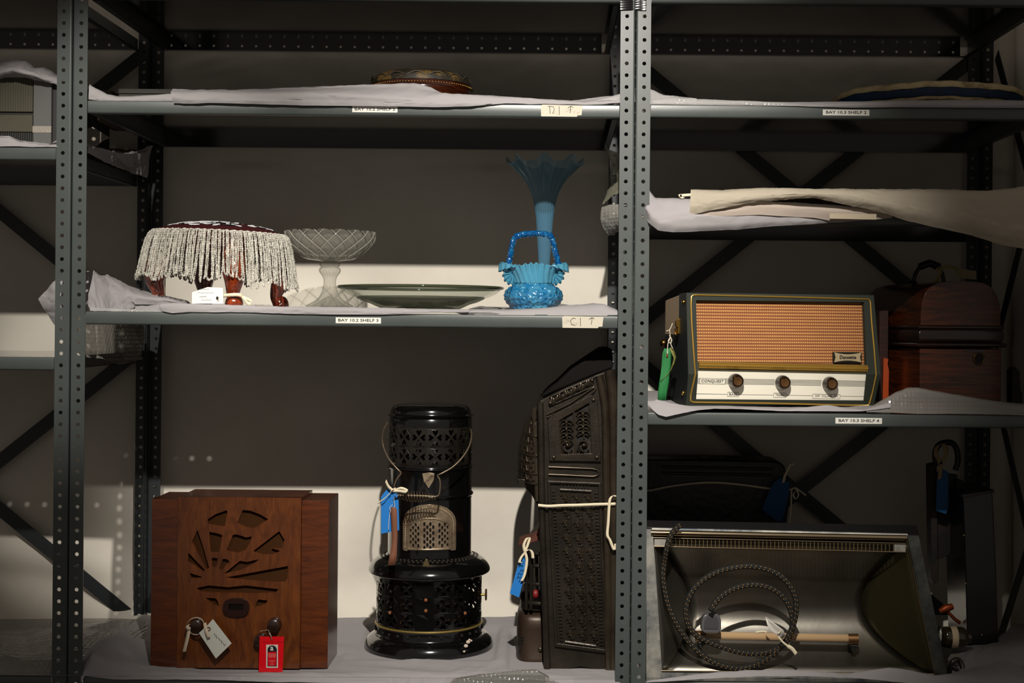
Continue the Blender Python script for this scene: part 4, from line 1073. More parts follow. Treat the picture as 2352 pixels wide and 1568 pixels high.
# ---- ornate cast iron stove, seen from its side
G1 = .085
iron = lambda: IRON
sv = thing('cast_iron_stove', 'ornate dark cast-iron stove with pierced scroll panel tied with cream tape', 'stove', (W(1320, 1545, .2).x, .25, ZB0))
def g1(px, py): p = W(px, py, G1); return (p.x, p.z)
m = MB(); m.prism([g1(*p) for p in ((1237, 921), (1300, 890), (1368, 861), (1409, 846), (1417, 940), (1419, 1556), (1400, 1556), (1372, 1556), (1366, 1544), (1352, 1536), (1334, 1533), (1316, 1536), (1302, 1548), (1262, 1546), (1252, 1300), (1243, 1180))], G1+.004, .40)
m.build('body', IRON, sv, bevel=.004)
# hood
m = MB(); m.prism([g1(*p) for p in ((1243, 914), (1262, 895), (1281, 880), (1312, 849), (1355, 820), (1384, 801), (1407, 799), (1410, 846), (1368, 861), (1300, 890))], .11, .36); m.build('hood', mat('matt_black_iron', (18, 15, 13), .9, spec=.15), sv, bevel=.006)
def moulding(pts, r, name='moulding', closed=False, mt=IRON, dy=0, par=None, seg=8):
    mm = MB(); mm.tube([W(p[0], p[1], G1+dy) for p in pts], r, seg, closed=closed); return mm.build(name, mt, par or sv, smooth=60)
IRONL = mat('polished_iron', (88, 78, 64), .28, .75, var=(10, (52, 44, 36), .4, .7))
# corner columns
mm = MB(); mm.tube(spline([W(x, y, G1+.006) for x, y in ((1400, 850), (1407, 900), (1410, 960), (1411, 1100), (1411, 1548))], 4), .013, 12); mm.build('column', IRONL, sv, smooth=60)
mm = MB(); mm.tube(spline([W(x, y, G1+.002) for x, y in ((1376, 862), (1386, 910), (1391, 960), (1393, 1100), (1396, 1300), (1399, 1548))], 4), .009, 12); mm.build('column', IRONL, sv, smooth=60)
mm = MB(); mm.tube(spline([W(x, y, G1+.004) for x, y in ((1241, 925), (1243, 1000), (1245, 1180), (1249, 1300), (1257, 1540))], 4), .0075, 10); mm.build('column', IRON, sv, smooth=60)
mm = MB(); mm.tube(spline([W(x, y, .12) for x, y in ((1228, 936), (1230, 1000), (1233, 1080), (1236, 1150))], 4), .0075, 10); mm.build('column', IRONL, sv, smooth=60)
# mouldings: slanted cornice bead, frieze, long oblong
fz = MB()
for i in range(22):
    t = i/21; x = lerp(1266, 1360, t); y = lerp(922, 876, t); p = W(x, y, G1-.001)
    fz.tube([p+Vector((0, 0, -.006-.003*math.sin(i*1.3))), p+Vector((.002*math.sin(i*2.1), -.003, 0)), p+Vector((.001, 0, .006+.003*math.cos(i*1.7)))], .0022, 6)
    if i % 3 == 0: fz.tube(spline([p+Vector((a*.5, -.002, b_)) for a, b_ in ((-.006, -.004), (-.002, .004), (.004, .002), (.002, -.003))], 3), .0015, 5)
fz.build('leaf_frieze', IRONL, sv, smooth=60)
for pts in (((1262, 912), (1366, 866)), ((1262, 932), (1366, 886))): moulding(pts, .0018)
moulding([(1256, 952), (1310, 926), (1358, 893), (1364, 889), (1368, 893), (1364, 899), (1310, 937), (1256, 958)], .0020, mt=IRONL)
moulding([(1260, 1072), (1360, 1076), (1372, 1079), (1377, 1085), (1374, 1091), (1362, 1094), (1260, 1089)], .0020, mt=IRONL)
# pierced panel
fr_ = [(1278, 961), (1358, 912), (1368, 921), (1376, 1055), (1280, 1056)]
m = MB(); ou = [g1(1270, 952), g1(1358, 906), g1(1372, 915), g1(1380, 1060), g1(1262, 1058), g1(1258, 962)]
hole = [g1(1284, 966), g1(1352, 926), g1(1359, 1040), g1(1288, 1043)]
m.prism(ou, G1-.004, G1+.006, holes=[hole]); m.build('panel_frame', IRON, sv, bevel=.0015)
m = MB(); hp_ = hole; m.prism(hole, G1+.0035, G1+.0055); m.build('panel_recess', mat('dark_recess', (20, 14, 11), .8, var=(50, (70, 42, 28), .55, .7)), sv)  # recess plate darker than its frame, with brown mottling
sc = MB()
def gt(pts, r): sc.tube(spline([W(x, y, G1-.001) for x, y in pts], 4), r, 6)
gt([(1318, 944), (1320, 990), (1322, 1042)], .0026)
gt([(1284, 966), (1288, 1043)], .0022); gt([(1354, 926), (1360, 1040)], .0022)
for cx0, top, s_ in ((1301, 962, 1), (1339, 942, 1)):
    gt([(cx0-1, top), (cx0+1, top+25), (cx0+2, 1008)], .0020)
    for k in range(4):
        y = top+8+k*15
        for d in (-1, 1):
            gt([(cx0, y), (cx0+d*6, y-5), (cx0+d*12, y-2), (cx0+d*15, y+4)], .0019); gt([(cx0, y+3), (cx0+d*7, y+4), (cx0+d*13, y+8)], .0015)
        sc.ball(W(cx0, y, G1-.003), .0032, .003, .0032, 8, 5)
    sp_ = [(cx0+2+(15-1.15*i)*math.cos(i*.62+1.5), 1022+(15-1.15*i)*math.sin(i*.62+1.5)) for i in range(13)]
    gt(sp_, .0027); sc.ball(W(cx0+2, 1022, G1-.004), .0045, .004, .0045, 10, 6)
    for d in (-1, 1): gt([(cx0+d*13, 1032), (cx0+d*8, 1040), (cx0+d*15, 1043)], .002)
sc.build('scroll_fretwork', IRONL, sv, smooth=60)
dn = MB()
for i in range(15):
    t = i/14; p = W(lerp(1288, 1360, t), lerp(1047, 1046, t), G1-.005); dn.box(p.x-.0014, p.x+.0014, p.y, p.y+.004, p.z-.005, p.z+.004)
    p = W(lerp(1286, 1350, t), lerp(960, 921, t), G1-.005); dn.box(p.x-.0014, p.x+.0014, p.y, p.y+.004, p.z-.004, p.z+.005)
for i in range(22):
    y = lerp(930, 1036, i/21)
    for x in (lerp(1362, 1368, i/21)+2, lerp(1270, 1274, i/21)): p = W(x, y+(20 if x < 1300 else 0)*(1-i/21), G1-.005); dn.box(p.x-.003, p.x+.003, p.y, p.y+.003, p.z-.0012, p.z+.0012)
dn.build('dentil_border', IRONL, sv)
for x, y in ((1272, 1050), (1371, 1050), (1363, 918), (1264, 925), (1360, 873)): mm = MB(); mm.ball(W(x, y, G1-.005), .0045, .004, .0045, 10, 6); mm.build('stud', IRONL, sv, smooth=60)
# long lower panel with rosettes
m = MB(); ou = [g1(1257, 1103), g1(1380, 1108), g1(1396, 1500), g1(1274, 1484)]; hole = [g1(1264, 1110), g1(1374, 1114), g1(1388, 1490), g1(1282, 1476)]
m.prism(ou, G1-.003, G1+.006, holes=[hole]); m.build('panel_frame', IRON, sv, bevel=.002)
rs = MB()
for j in range(11):
    for i in range(3):
        x = lerp(1296, 1350, i/2)+j*1.35+0; y = 1143+j*31.6+i*1.0
        p = W(x, y, G1+.002)
        for r_, a0, a1 in ((.0098, -60, 150), (.0066, -90, 130), (.0036, -40, 200)):
            rs.tube([p+Vector((r_*math.cos(math.radians(a)), -.002, r_*math.sin(math.radians(a)))) for a in [a0+(a1-a0)*k/9 for k in range(10)]], .0013, 5)
        rs.ball(p+Vector((.001, -.002, 0)), .0022, .002, .0022, 6, 4); rs.ball(p+Vector((.008, -.001, -.0135)), .0022, .002, .0026, 6, 4)
        if i < 2: rs.tube([p+Vector((.0125, -.001, .014)), p+Vector((.0130, -.001, -.014))], .0010, 4)
ro = rs.build('rosette_relief', IRONL, sv, smooth=60); ro['label'] = 'three columns of raised round rosettes'
dn = MB()
for i in range(44):
    for x, y in ((lerp(1271, 1290, i/43), lerp(1128, 1470, i/43)), (lerp(1369, 1382, i/43), lerp(1132, 1480, i/43))):
        p = W(x, y, G1+.002); dn.box(p.x-.004, p.x+.004, p.y-.0015, p.y+.004, p.z-.0016, p.z+.0016)
for i in range(9): p = W(lerp(1290, 1352, i/8), 1114, G1+.002); dn.box(p.x-.0012, p.x+.0012, p.y-.002, p.y+.004, p.z-.006, p.z+.004)
for (xa, ya, xb, yb_) in ((1286, 1124, 1358, 1128), (1298, 1473, 1368, 1483)):
    a, b = W(xa, ya, G1+.001), W(xb, yb_, G1+.001); dn.tube([a, b], .003, 6)
dn.build('ribbed_border', IRON, sv)
# front: bulged grille top, bracket, fire basket, base
m = MB(); rows = []
for i in range(17):
    t = i/16; y = lerp(940, 1112, t); xl_ = 1231-44*math.sin(min(1, (t*1.25)**.8)*PI/2)**.9
    row = []
    for j in range(9):
        v = j/8; x = lerp(1234, xl_, math.sin(v*PI/2)); yy = lerp(.115, .30, 1-math.cos(v*PI/2)); row.append(W(x, y, .115)+Vector((0, yy-.115, 0)))
    rows.append(row)
m.grid(rows); m.build('front_grille', mat('pierced_iron', (70, 60, 50), .45, .5), sv, smooth=60, recalc=False, solid=.004)
sc = MB()
def fp(t, v):
    y = lerp(940, 1112, t); xl_ = 1231-44*math.sin(min(1, (t*1.25)**.8)*PI/2)**.9; x = lerp(1234, xl_, math.sin(v*PI/2)); return W(x, y, .115)+Vector((0, lerp(.115, .30, 1-math.cos(v*PI/2))-.119, 0))
for t0 in (.18, .30, .42, .55, .68, .80, .92):
    for v0 in (.2, .42, .64, .85):
        if t0 > .15+.05*v0:
            for s_ in (-1, 1): sc.tube([fp(t0-.03, v0), fp(t0-.035, v0+s_*.06), fp(t0+.02, v0+s_*.09), fp(t0+.035, v0+s_*.03)], .0022, 5)
for t0 in (.12, .36, .62, .86, .99): sc.tube([fp(t0, v/10) for v in range(11)], .0024, 5)
sc.build('scrollwork', IRONL, sv, smooth=60)
m = MB(); m.prism([(W(x, y, .15).x, W(x, y, .15).z) for x, y in ((1186, 1100), (1190, 1112), (1206, 1120), (1222, 1138), (1234, 1160), (1243, 1180), (1247, 1150), (1244, 1125), (1225, 1108), (1205, 1100))], .15, .33); m.build('bracket', IRON, sv, bevel=.003)
m = MB(); m.prism([(W(x, y, .17).x, W(x, y, .17).z) for x, y in ((1190, 1252), (1215, 1243), (1232, 1222), (1244, 1198), (1250, 1220), (1250, 1238), (1220, 1246))], .17, .30); m.build('deflector', mat('rusty_plate', (84, 36, 20), .6), sv, bevel=.001)
cg = MB()
def cgt(x0, y0, x1, y1, Y=.15, r=.004): cg.tube([W(x0, y0, Y), W(x1, y1, Y)], r, 8)
for x0, x1, Y in ((1209, 1209, .15), (1221, 1220, .15), (1243, 1246, .15), (1232, 1232, .30), (1212, 1212, .30)): cgt(x0, 1268, x1, 1400, Y)
for y0 in (1270, 1298, 1340, 1384): cg.tube([W(1246, y0+2, .15), W(1218, y0, .15), W(1208, y0+2, .17), W(1206, y0, .30)], .0045, 8)
cgt(1208, 1268, 1246, 1272, .30)
cg.build('fire_basket', IRON, sv, smooth=60)
m = MB(); p = W(1230, 1364, .22); m.ball(p, .009, .009, .011, 9, 6); m.build('coal_glow_glass', mat('red_glass', (120, 26, 28), .5), sv, smooth=60)
def oval(cx0, Y0, rx, ry, zs, nm, mt=IRON):
    mb = MB(); mb.grid([[(cx0+rx*f*math.copysign(abs(math.cos(TAU*j/40))**.6, math.cos(TAU*j/40)), Y0+ry*f*math.copysign(abs(math.sin(TAU*j/40))**.6, math.sin(TAU*j/40)), z) for j in range(40)] for f, z in zs], closeu=True)
    return mb.build(nm, mt, sv, smooth=45)
bxm = W(1224, 1450, .15).x
oval(bxm+.008, .24, .042, .085, [(.0, W(1224, 1400, .15).z), (.75, W(1224, 1398, .15).z), (.86, W(1224, 1394, .15).z), (.86, W(1224, 1388, .15).z), (.92, W(1224, 1386, .15).z), (.92, W(1224, 1404, .15).z), (.8, W(1224, 1410, .15).z)], 'tray')
oval(bxm+.006, .245, .044, .095, [(.0, W(1224, 1408, .15).z), (.72, W(1224, 1408, .15).z), (.92, W(1224, 1414, .15).z), (.99, W(1224, 1426, .15).z), (1., W(1224, 1445, .15).z), (1., W(1224, 1506, .15).z), (1.03, W(1224, 1512, .15).z), (1.03, ZB0+.002), (0, ZB0+.002)], 'base', mat('brown_iron', (58, 44, 34), .4, .4))
sc = MB(); c = W(1198, 1478, .155)
for r_ in (.005, .010, .015): sc.tube([c+Vector((r_*.6*math.cos(a), .002, r_*math.sin(a))) for a in [TAU*k/14 for k in range(11)]], .0017, 5)
sc.build('scrollwork', IRON, sv, smooth=60)
mm = MB(); mm.ball(W(1241, 1491, .148), .0055, .003, .0055, 10, 6); mm.build('screw', IRONL, sv, smooth=60)
# tape round the stove with its loop
tt = thing('cotton_tape', 'cream cotton tape tied round the cast-iron stove with a hanging loop', 'tape', W(1325, 1162, G1))
m = MB(); m.ribbon(spline([W(x, y, G1-.012) for x, y in ((1236, 1160), (1260, 1162), (1290, 1160.5), (1330, 1159.5), (1370, 1158), (1414, 1157))], 6), .0062, Vector((0, 0, 1)))
m.ribbon(spline([W(x, y, G1-.022) for x, y in ((1414, 1140), (1408, 1138), (1401, 1146), (1399, 1165), (1397, 1200), (1395, 1228), (1401, 1240), (1408, 1258), (1412, 1262), (1414, 1248))], 5), .0062, Vector((.9, -.25, .25)))
m.build('tape', RIB, tt, smooth=60, recalc=False, solid=.0009)
bt2 = thing('card_tag', 'blue card tag with black handwriting tied to the front of the cast-iron stove', 'tag', W(1190, 1370, .13))
MB().prism(XZ([(1193, 1285), (1203, 1276), (1212, 1277), (1213, 1290), (1192, 1372), (1171, 1362)], .135), .135, .1358).build('card', BLUETAG, bt2)
m = MB()
for k, (x, y) in enumerate(((1198, 1292), (1196, 1300), (1199, 1310), (1194, 1318), (1192, 1326), (1196, 1334))):
    a = W(x, y, .1345); m.tube([a+Vector((-.004, 0, -.002)), a+Vector((-.001, 0, .003)), a+Vector((.002, 0, -.002)), a+Vector((.005, 0, .002))], .0009, 4)
m.build('handwriting', INK, bt2)
m = MB()
for pts in ([(1206, 1268), (1203, 1252), (1210, 1236), (1216, 1236), (1213, 1248), (1206, 1266)], [(1206, 1268), (1198, 1278), (1193, 1290), (1198, 1292)], [(1206, 1268), (1210, 1284), (1208, 1304), (1204, 1322), (1198, 1334)], [(1206, 1267), (1214, 1262), (1222, 1268), (1224, 1282)]):
    m.ribbon(spline([W(x, y, .126) for x, y in pts], 5), .0065, Vector((1, -.3, .2)))
m.build('tape', RIB, bt2, smooth=60, recalc=False, solid=.0009)
# tissue on the bottom shelf
ZT = ZB0+.0005
rows = [
 [(186, 1568, -.01), (196, 1552, .0), (260, 1560, -.004), (330, 1560, -.004), (480, 1562, -.004), (660, 1566, -.006), (900, 1572, -.006), (1150, 1572, -.006), (1424, 1572, -.004)],
 [(187, 1530, .02), (210, 1500, .02), (260, 1520, .02), (330, 1538, .02), (480, 1548, .02), (660, 1545, .018), (900, 1546, .02), (1150, 1548, .02), (1424, 1558, .02)],
 [(190, 1512, .06), (230, 1486, .06), (290, 1500, .07), (345, 1522, .06), (480, 1540, .058), (660, 1540, .058), (900, 1532, .07), (1150, 1530, .08), (1424, 1545, .06)],
 [(215, 1480, .14), (260, 1462, .14), (310, 1466, .14), (345, 1500, .14), (480, 1512, .16), (660, 1512, .16), (850, 1502, .18), (1150, 1496, .2), (1424, 1510, .2)],
 [(290, 1440, .28), (310, 1444, .28), (345, 1466, .28), (480, 1472, .3), (660, 1474, .3), (850, 1466, .34), (1150, 1458, .38), (1424, 1470, .38)],
 [(330, 1410, .5), (400, 1420, .5), (480, 1424, .5), (660, 1426, .54), (800, 1416, .56), (1000, 1416, .57), (1200, 1414, .57), (1424, 1420, .57)]]
G = sheetmesh(rows, 220, 10, lambda a, b: .0035, 6, 41)
for i in range(len(G)):
    for j in range(len(G[0])):
        p = G[i][j]; inside = -.97 < p.x < .13
        if p.z < ZT+.0015 and p.y > .0: p.z = ZT+.0015
        for xa, xb, ya, yb5, cap in ((-.885, -.47, .055, .21, .0055), (hcx-.155, hcx+.155, HY-.155, HY+.155, .0045), (-.09, .16, .075, .42, .004)):
            ds = math.hypot(max(xa-p.x, 0, p.x-xb), max(ya-p.y, 0, p.y-yb5)); p.z = min(p.z, ZB0+cap+ds*.8)
m = MB(); m.grid(G); tag(m.build('tissue_sheet', TISSUE, smooth=30, recalc=False), 'creased white tissue sheet under the wooden radio and both old heaters', 'tissue paper')
rows = [[(1030, 1576, -.02), (1100, 1574, -.02), (1200, 1574, -.02), (1260, 1572, -.02), (1310, 1576, -.02)], [(1040, 1560, -.008), (1100, 1552, -.01), (1180, 1544, -.012), (1235, 1540, -.012), (1256, 1556, -.012)], [(1060, 1553, .01), (1110, 1547, .01), (1180, 1540, .012), (1230, 1537, .01), (1262, 1552, .01)]]
sheet('bubble_wrap', 'bubble wrap edge at the bottom of the middle bay in front of the stoves', 'bubble wrap', rows, 50, 8, .001, 20, BUBBLED, 6, smooth=60)
# ================================================================ right bay
# ---- green and gold radio, turned a little to the left
ZR4 = ZE-.189; RB = ZR4+.006
FLp = W(1575.7, 931, .045)
YAW = math.radians(11)
RWd, RHt = .432, W(1575.7, 672, .045).z-W(1575.7, 931, .045).z
RB = FLp.z
# local frame: origin at the lower left front corner, x along the front, y backwards
rd = thing('radio', 'green leatherette radio with woven orange speaker cloth, gold trim and three knobs', 'radio', (FLp.x, .045, RB), YAW)
def ru(px): # photo column on the front -> local x
    t = (px-1575.7)/425.0
    a0, a1 = 1/S(.045), 1/S(.045+RWd*math.sin(YAW))
    return RWd*(t*a1/(t*a1+(1-t)*a0)) if False else RWd*t*(1+.012*(t-1))
def rz_(px, py): # photo row at that column -> local z
    x = ru(px); Y = .045+x*math.sin(YAW); X = FLp.x+x*math.cos(YAW)
    k = (D+Y)/F; dx = px-PX; v = -dx*SR+(py-PY)*CR; return ZE-v*k-RB
KZ = rz_(1579.5, 858)         # height of the kink
def ry(z): # front profile: leans out to the kink and back in below it
    return -.016*(z/KZ) if z < KZ else -.016+.020*((z-KZ)/(RHt-KZ))
GRN = mat('dark_green_leathercloth', (38, 43, 35), .6, spec=.35, bump=(900, .5, 'noise', .001))
GRND = mat('black_green_leathercloth', (20, 26, 24), .6, spec=.35, bump=(900, .5, 'noise', .001))
TANL = mat('lit_leathercloth', (150, 128, 104), .7, spec=.3, bump=(900, .5, 'noise', .001))  # tan of the rear lid: light on the case side is in its colour
GILT = mat('gilt_trim', (226, 182, 88), .26, .85)
o_l = [(0, 0), (.000, KZ), (.000, RHt), (RWd, RHt), (RWd+.010, KZ), (RWd+.002, 0)]
def rfront(name, outer, holes, y0, y1, mt, bevel=0, par=None, smooth=None):
    """panel following the kinked front: outline in (x,z), thickness y0..y1 measured from the front surface"""
    m = MB()
    def dens(pl):
        out = []
        for i in range(len(pl)):
            a, b = pl[i], pl[(i+1) % len(pl)]
            if (a[1]-KZ)*(b[1]-KZ) < -1e-9:
                t = (KZ-a[1])/(b[1]-a[1]); out += [a, (a[0]+(b[0]-a[0])*t, KZ)]
            else: out.append(a)
        return out
    m.prism(dens(outer), y0, y1, holes=[dens(h) for h in holes], f=lambda x, y, z: (x, ry(z)+y, z))
    return m.build(name, mt, par or rd, bevel=bevel, smooth=smooth)
# split surround into upper and lower so the kink stays crisp
WL, WR = ru(1597), ru(1978.5)
gt_, gb_ = rz_(1597, 689), rz_(1601, 829)
def frame_piece(pl, nm='front_surround'): return rfront(nm, pl, [], 0, .016, GRN)
m = MB(); f_ = lambda x, y, z: (x, ry(z)+y, z)
bot = rz_(1600, 916)
for pl in ([(0, 0), (RWd+.002, 0), (RWd+.003, bot-.004), (0, bot)],
           [(0, bot), (WL, bot), (WL, KZ), (0, KZ)], [(0, KZ), (WL, KZ), (WL, gt_), (0, gt_)],
           [(WR, bot-.003), (RWd+.003, bot-.004), (RWd+.010, KZ), (WR, KZ)], [(WR, KZ), (RWd+.010, KZ), (RWd+.002, gt_), (WR, gt_)],
           [(0, gt_), (RWd+.002, gt_), (RWd, RHt), (0, RHt)]):
    m.prism(pl, 0, .018, f=f_)
m.build('front_surround', GRN, rd)
# case behind the front: sides, top, bottom, back
m = MB()
def side_pl(x0, x1, mt, nm):
    mm = MB(); mm.xprism([(ry(0)+.001, 0), (ry(KZ)+.001, KZ), (ry(RHt)+.001, RHt), (.060, RHt-.001), (.060, 0)], x0, x1); return mm.build(nm, mt, rd)
side_pl(-.0005, .004, GRND, 'side_panel'); side_pl(RWd-.002, RWd+.002, GRND, 'side_panel')
m = MB(); m.box(.004, RWd-.004, .017, .060, 0, .004); m.box(.004, RWd-.004, .017, .060, RHt-.004, RHt); m.build('case_shell', GRN, rd)
m = MB(); m.box(.004, RWd-.004, .060, .19, .0, RHt*.62); m.build('rear_case', GRND, rd, bevel=.002)
m = MB(); m.xprism([(.060, RHt*.62), (.060, RHt-.002), (.19, RHt-.014), (.19, RHt*.62)], .004, RWd-.004); m.build('rear_lid', TANL, rd, bevel=.002)
# woven cloth
CL = bpy.data.materials.new('woven_speaker_cloth'); CL.use_nodes = True; nt = CL.node_tree; N = nt.nodes; L = nt.links
tc = N.new('ShaderNodeTexCoord'); sx = N.new('ShaderNodeSeparateXYZ'); L.new(tc.outputs['Object'], sx.inputs[0])
def mth(op, a, b=None):
    n = N.new('ShaderNodeMath'); n.operation = op
    for i, v in enumerate((a, b)):
        if v is None: continue
        if isinstance(v, (int, float)): n.inputs[i].default_value = v
        else: L.new(v, n.inputs[i])
    return n.outputs[0]
rowp = .00680; colp = .00505
wz = mth('SINE', mth('MULTIPLY', sx.outputs[2], TAU/rowp)); wx = mth('SINE', mth('MULTIPLY', sx.outputs[0], TAU/colp))
row = mth('MULTIPLY_ADD', wz, .5); N_ = row.node; N_.inputs[2].default_value = .5
col = mth('MULTIPLY_ADD', wx, .5); col.node.inputs[2].default_value = .5
r1 = N.new('ShaderNodeMapRange'); r1.inputs[1].default_value = .38; r1.inputs[2].default_value = .62; L.new(row, r1.inputs[0])
r2 = N.new('ShaderNodeMapRange'); r2.inputs[1].default_value = .0; r2.inputs[2].default_value = .22; L.new(col, r2.inputs[0])
no = N.new('ShaderNodeTexNoise'); no.inputs['Scale'].default_value = 60; mp = N.new('ShaderNodeMapping'); mp.inputs['Scale'].default_value = (.3, 1, 3); L.new(tc.outputs['Object'], mp.inputs[0]); L.new(mp.outputs[0], no.inputs[0])
x1m = N.new('ShaderNodeMix'); x1m.data_type = 'RGBA'; x1m.inputs[6].default_value = (*lin((140, 70, 36)), 1); x1m.inputs[7].default_value = (*lin((212, 158, 88)), 1); L.new(r1.outputs[0], x1m.inputs[0])
x2m = N.new('ShaderNodeMix'); x2m.data_type = 'RGBA'; x2m.inputs[6].default_value = (*lin((136, 74, 36)), 1); L.new(x1m.outputs[2], x2m.inputs[7]); L.new(r2.outputs[0], x2m.inputs[0])
x3m = N.new('ShaderNodeMix'); x3m.data_type = 'RGBA'; x3m.blend_type = 'MULTIPLY'; x3m.inputs[0].default_value = .35; L.new(x2m.outputs[2], x3m.inputs[6]); L.new(no.outputs[0], x3m.inputs[7])
b_ = N['Principled BSDF']; b_.inputs['Roughness'].default_value = .75; L.new(x3m.outputs[2], b_.inputs['Base Color'])
bp = N.new('ShaderNodeBump'); bp.inputs['Distance'].default_value = .0015; bp.inputs['Strength'].default_value = .7; L.new(mth('MULTIPLY', row, col), bp.inputs['Height']); L.new(bp.outputs[0], b_.inputs['Normal'])
m = MB(); m.prism([(WL-.004, gb_-.002), (WR+.004, rz_(1978, 838)-.002), (WR+.004, gt_+.004), (WL-.004, gt_+.004)], .012, .0135, f=f_); m.build('speaker_cloth', CL, rd)
# gilt outline
pts = [(1586, 681), (1590, 677.5), (1600, 677), (1760, 680.5), (1988, 686.5), (1991, 688), (1993, 695), (1994, 740), (1997.5, 800), (2000, 860), (1996, 900), (1991, 927), (1988, 931), (1900, 929), (1760, 925.5), (1590, 923), (1584.5, 919), (1584, 905), (1591, 858), (1588, 800), (1585.5, 740), (1585, 700)]
lp = [(ru(a), rz_(a, b)) for a, b in pts]
m = MB(); m.tube([(x, ry(z)-.0008, z) for x, z in lp], .0021, 8, closed=True); m.build('gilt_trim', GILT, rd, smooth=60)
# gilt bar
m = MB(); zb_ = [(ru(1599), rz_(1599, 838)), (ru(1981), rz_(1981, 846))]
for dz, r in ((.0055, .0022), (.0005, .0035), (-.0048, .0018)):
    m.tube([(zb_[0][0], ry(KZ)-.0005+abs(dz)*.25, zb_[0][1]+dz), (zb_[1][0], ry(KZ)-.0005+abs(dz)*.25, zb_[1][1]+dz)], r, 10)
m.build('gilt_bar', GILT, rd, smooth=60)
m = MB(); m.prism([(WL-.001, rz_(1600, 850)), (WR+.001, rz_(1979, 858)), (WR+.001, rz_(1979, 837)), (WL-.001, rz_(1600, 829))], .002, .008, f=f_); m.build('bar_backing', mat('olive_brown_strip', (66, 58, 36), .4), rd)
# white control panel
PWm = mat('cream_panel', (240, 234, 216), .45)
cp = MB(); cp.prism([(WL-.0005, bot-.001), (WR+.0005, rz_(1979, 919)-.001), (WR+.0005, rz_(1979, 857)), (WL-.0005, rz_(1600, 851))], -.0006+.004, .009, f=f_)
cpo = cp.build('control_panel', PWm, rd)
def fl(px, py): x = ru(px); z = rz_(px, py); return (x, ry(z)+.0031, z)
ln = MB()
def line(x0, y0, x1, y1, r=.0003):
    a, b = Vector(fl(x0, y0)), Vector(fl(x1, y1)); ln.tube([a, b], r, 4)
for k in range(5):
    dy = -5.0+k*2.9
    for xa, xb in ((1598, 1603), (1660, 1668), (1700, 1772), (1806, 1878), (1912, 1979)):
        line(xa, 872.5+dy+(xa-1600)*.0195, xb, 872.5+dy+(xb-1600)*.0195)
for xa, xb in ((1598, 1667.5), (1693.5, 1772), (1801, 1861), (1925, 1979)): line(xa, 904+(xa-1600)*.0165, xb, 904+(xb-1600)*.0165)
for xa, ya, xb, yb2 in ((1603, 868, 1660, 880), (1668, 900, 1693, 910), (1772.5, 902, 1800.5, 912), (1861.5, 904.5, 1924, 914.5)):
    s_ = .0195; line(xa, ya, xb, ya+(xb-xa)*s_); line(xa, yb2, xb, yb2+(xb-xa)*s_); line(xa, ya, xa, yb2); line(xb, ya+(xb-xa)*s_, xb, yb2+(xb-xa)*s_)
ln.build('printed_lines', INK, cpo)
FSZ = .0100
for tx, px, py, s_, sxx in (('CONQUEST', 1631.5, 874.4, .0084, 1.12), ('BASS', 1680.5, 905.2, .0075, 1.2), ('TREBLE', 1786.5, 907, .0066, 1.0), ('OFF · VOLUME · ON', 1893, 909.6, .0062, .98)):
    p = fl(px, py); text(cpo, tx, (p[0], p[1]-.0002, p[2]), s_, INK, sx=sxx, rot=(PI/2+.225, math.radians(.9), 0), ext=.00005)
KB = mat('brown_black_bakelite', (34, 22, 16), .16, coat=.6); KC = mat('spun_brass_cap', (190, 140, 92), .26, 1.0)
for px, py in ((1683, 874), (1789, 877.5), (1896.5, 880.5)):
    p = Vector(fl(px, py)); rows = []
    for r, d in ((.0165, .0), (.0165, -.004), (.0155, -.010), (.0140, -.016), (.0128, -.0185), (.0118, -.0175), (.0112, -.016), (.0001, -.016)):
        rows.append([(p.x+r*math.cos(TAU*j/40), p.y+d, p.z+r*math.sin(TAU*j/40)) for j in range(40)])
    m = MB(); m.grid(rows, closeu=True); kb = m.build('knob', KB, rd, smooth=40)
    rows = [[(p.x+r*math.cos(TAU*j/32), p.y+d, p.z+r*math.sin(TAU*j/32)) for j in range(32)] for r, d in ((.0100, -.0165), (.0095, -.0180), (.006, -.0176), (.0001, -.0172))]
    m = MB(); m.grid(rows, closeu=True); m.build('brass_cap', KC, kb, smooth=60)
# badge
bx0, bx1 = ru(1905.5), ru(1970.5); bz0, bz1 = rz_(1938, 832.5), rz_(1938, 808); yb0 = ry((bz0+bz1)/2)
m = MB(); m.prism([(bx0, bz0), (bx1, bz0), (bx1, bz1), (bx0, bz1)], yb0+.004, yb0+.012); bg = m.build('maker_badge', mat('black_badge', (24, 24, 22), .3), rd, bevel=.0006)
xm, zm = (bx0+bx1)/2, (bz0+bz1)/2; hw_2, hh_2 = (bx1-bx0)/2, (bz1-bz0)/2
sh_ = []
for i in range(13): t = i/12*2-1; sh_.append((xm+t*hw_2*.95, zm+hh_2*(.58+.36*t*t)))
sh_ += [(xm+hw_2*.86, zm)]
for i in range(13): t = 1-i/12*2; sh_.append((xm+t*hw_2*.95, zm-hh_2*(.58+.36*t*t)))
sh_ += [(xm-hw_2*.86, zm)]
m = MB(); m.prism(sh_, yb0+.0030, yb0+.0040); m.build('badge_plate', mat('champagne_plate', (196, 176, 138), .35, .4), bg)
text(bg, 'Dansette', (xm, yb0+.0028, zm), .0108, INK, sx=.98, off=.00035, ext=.0001)
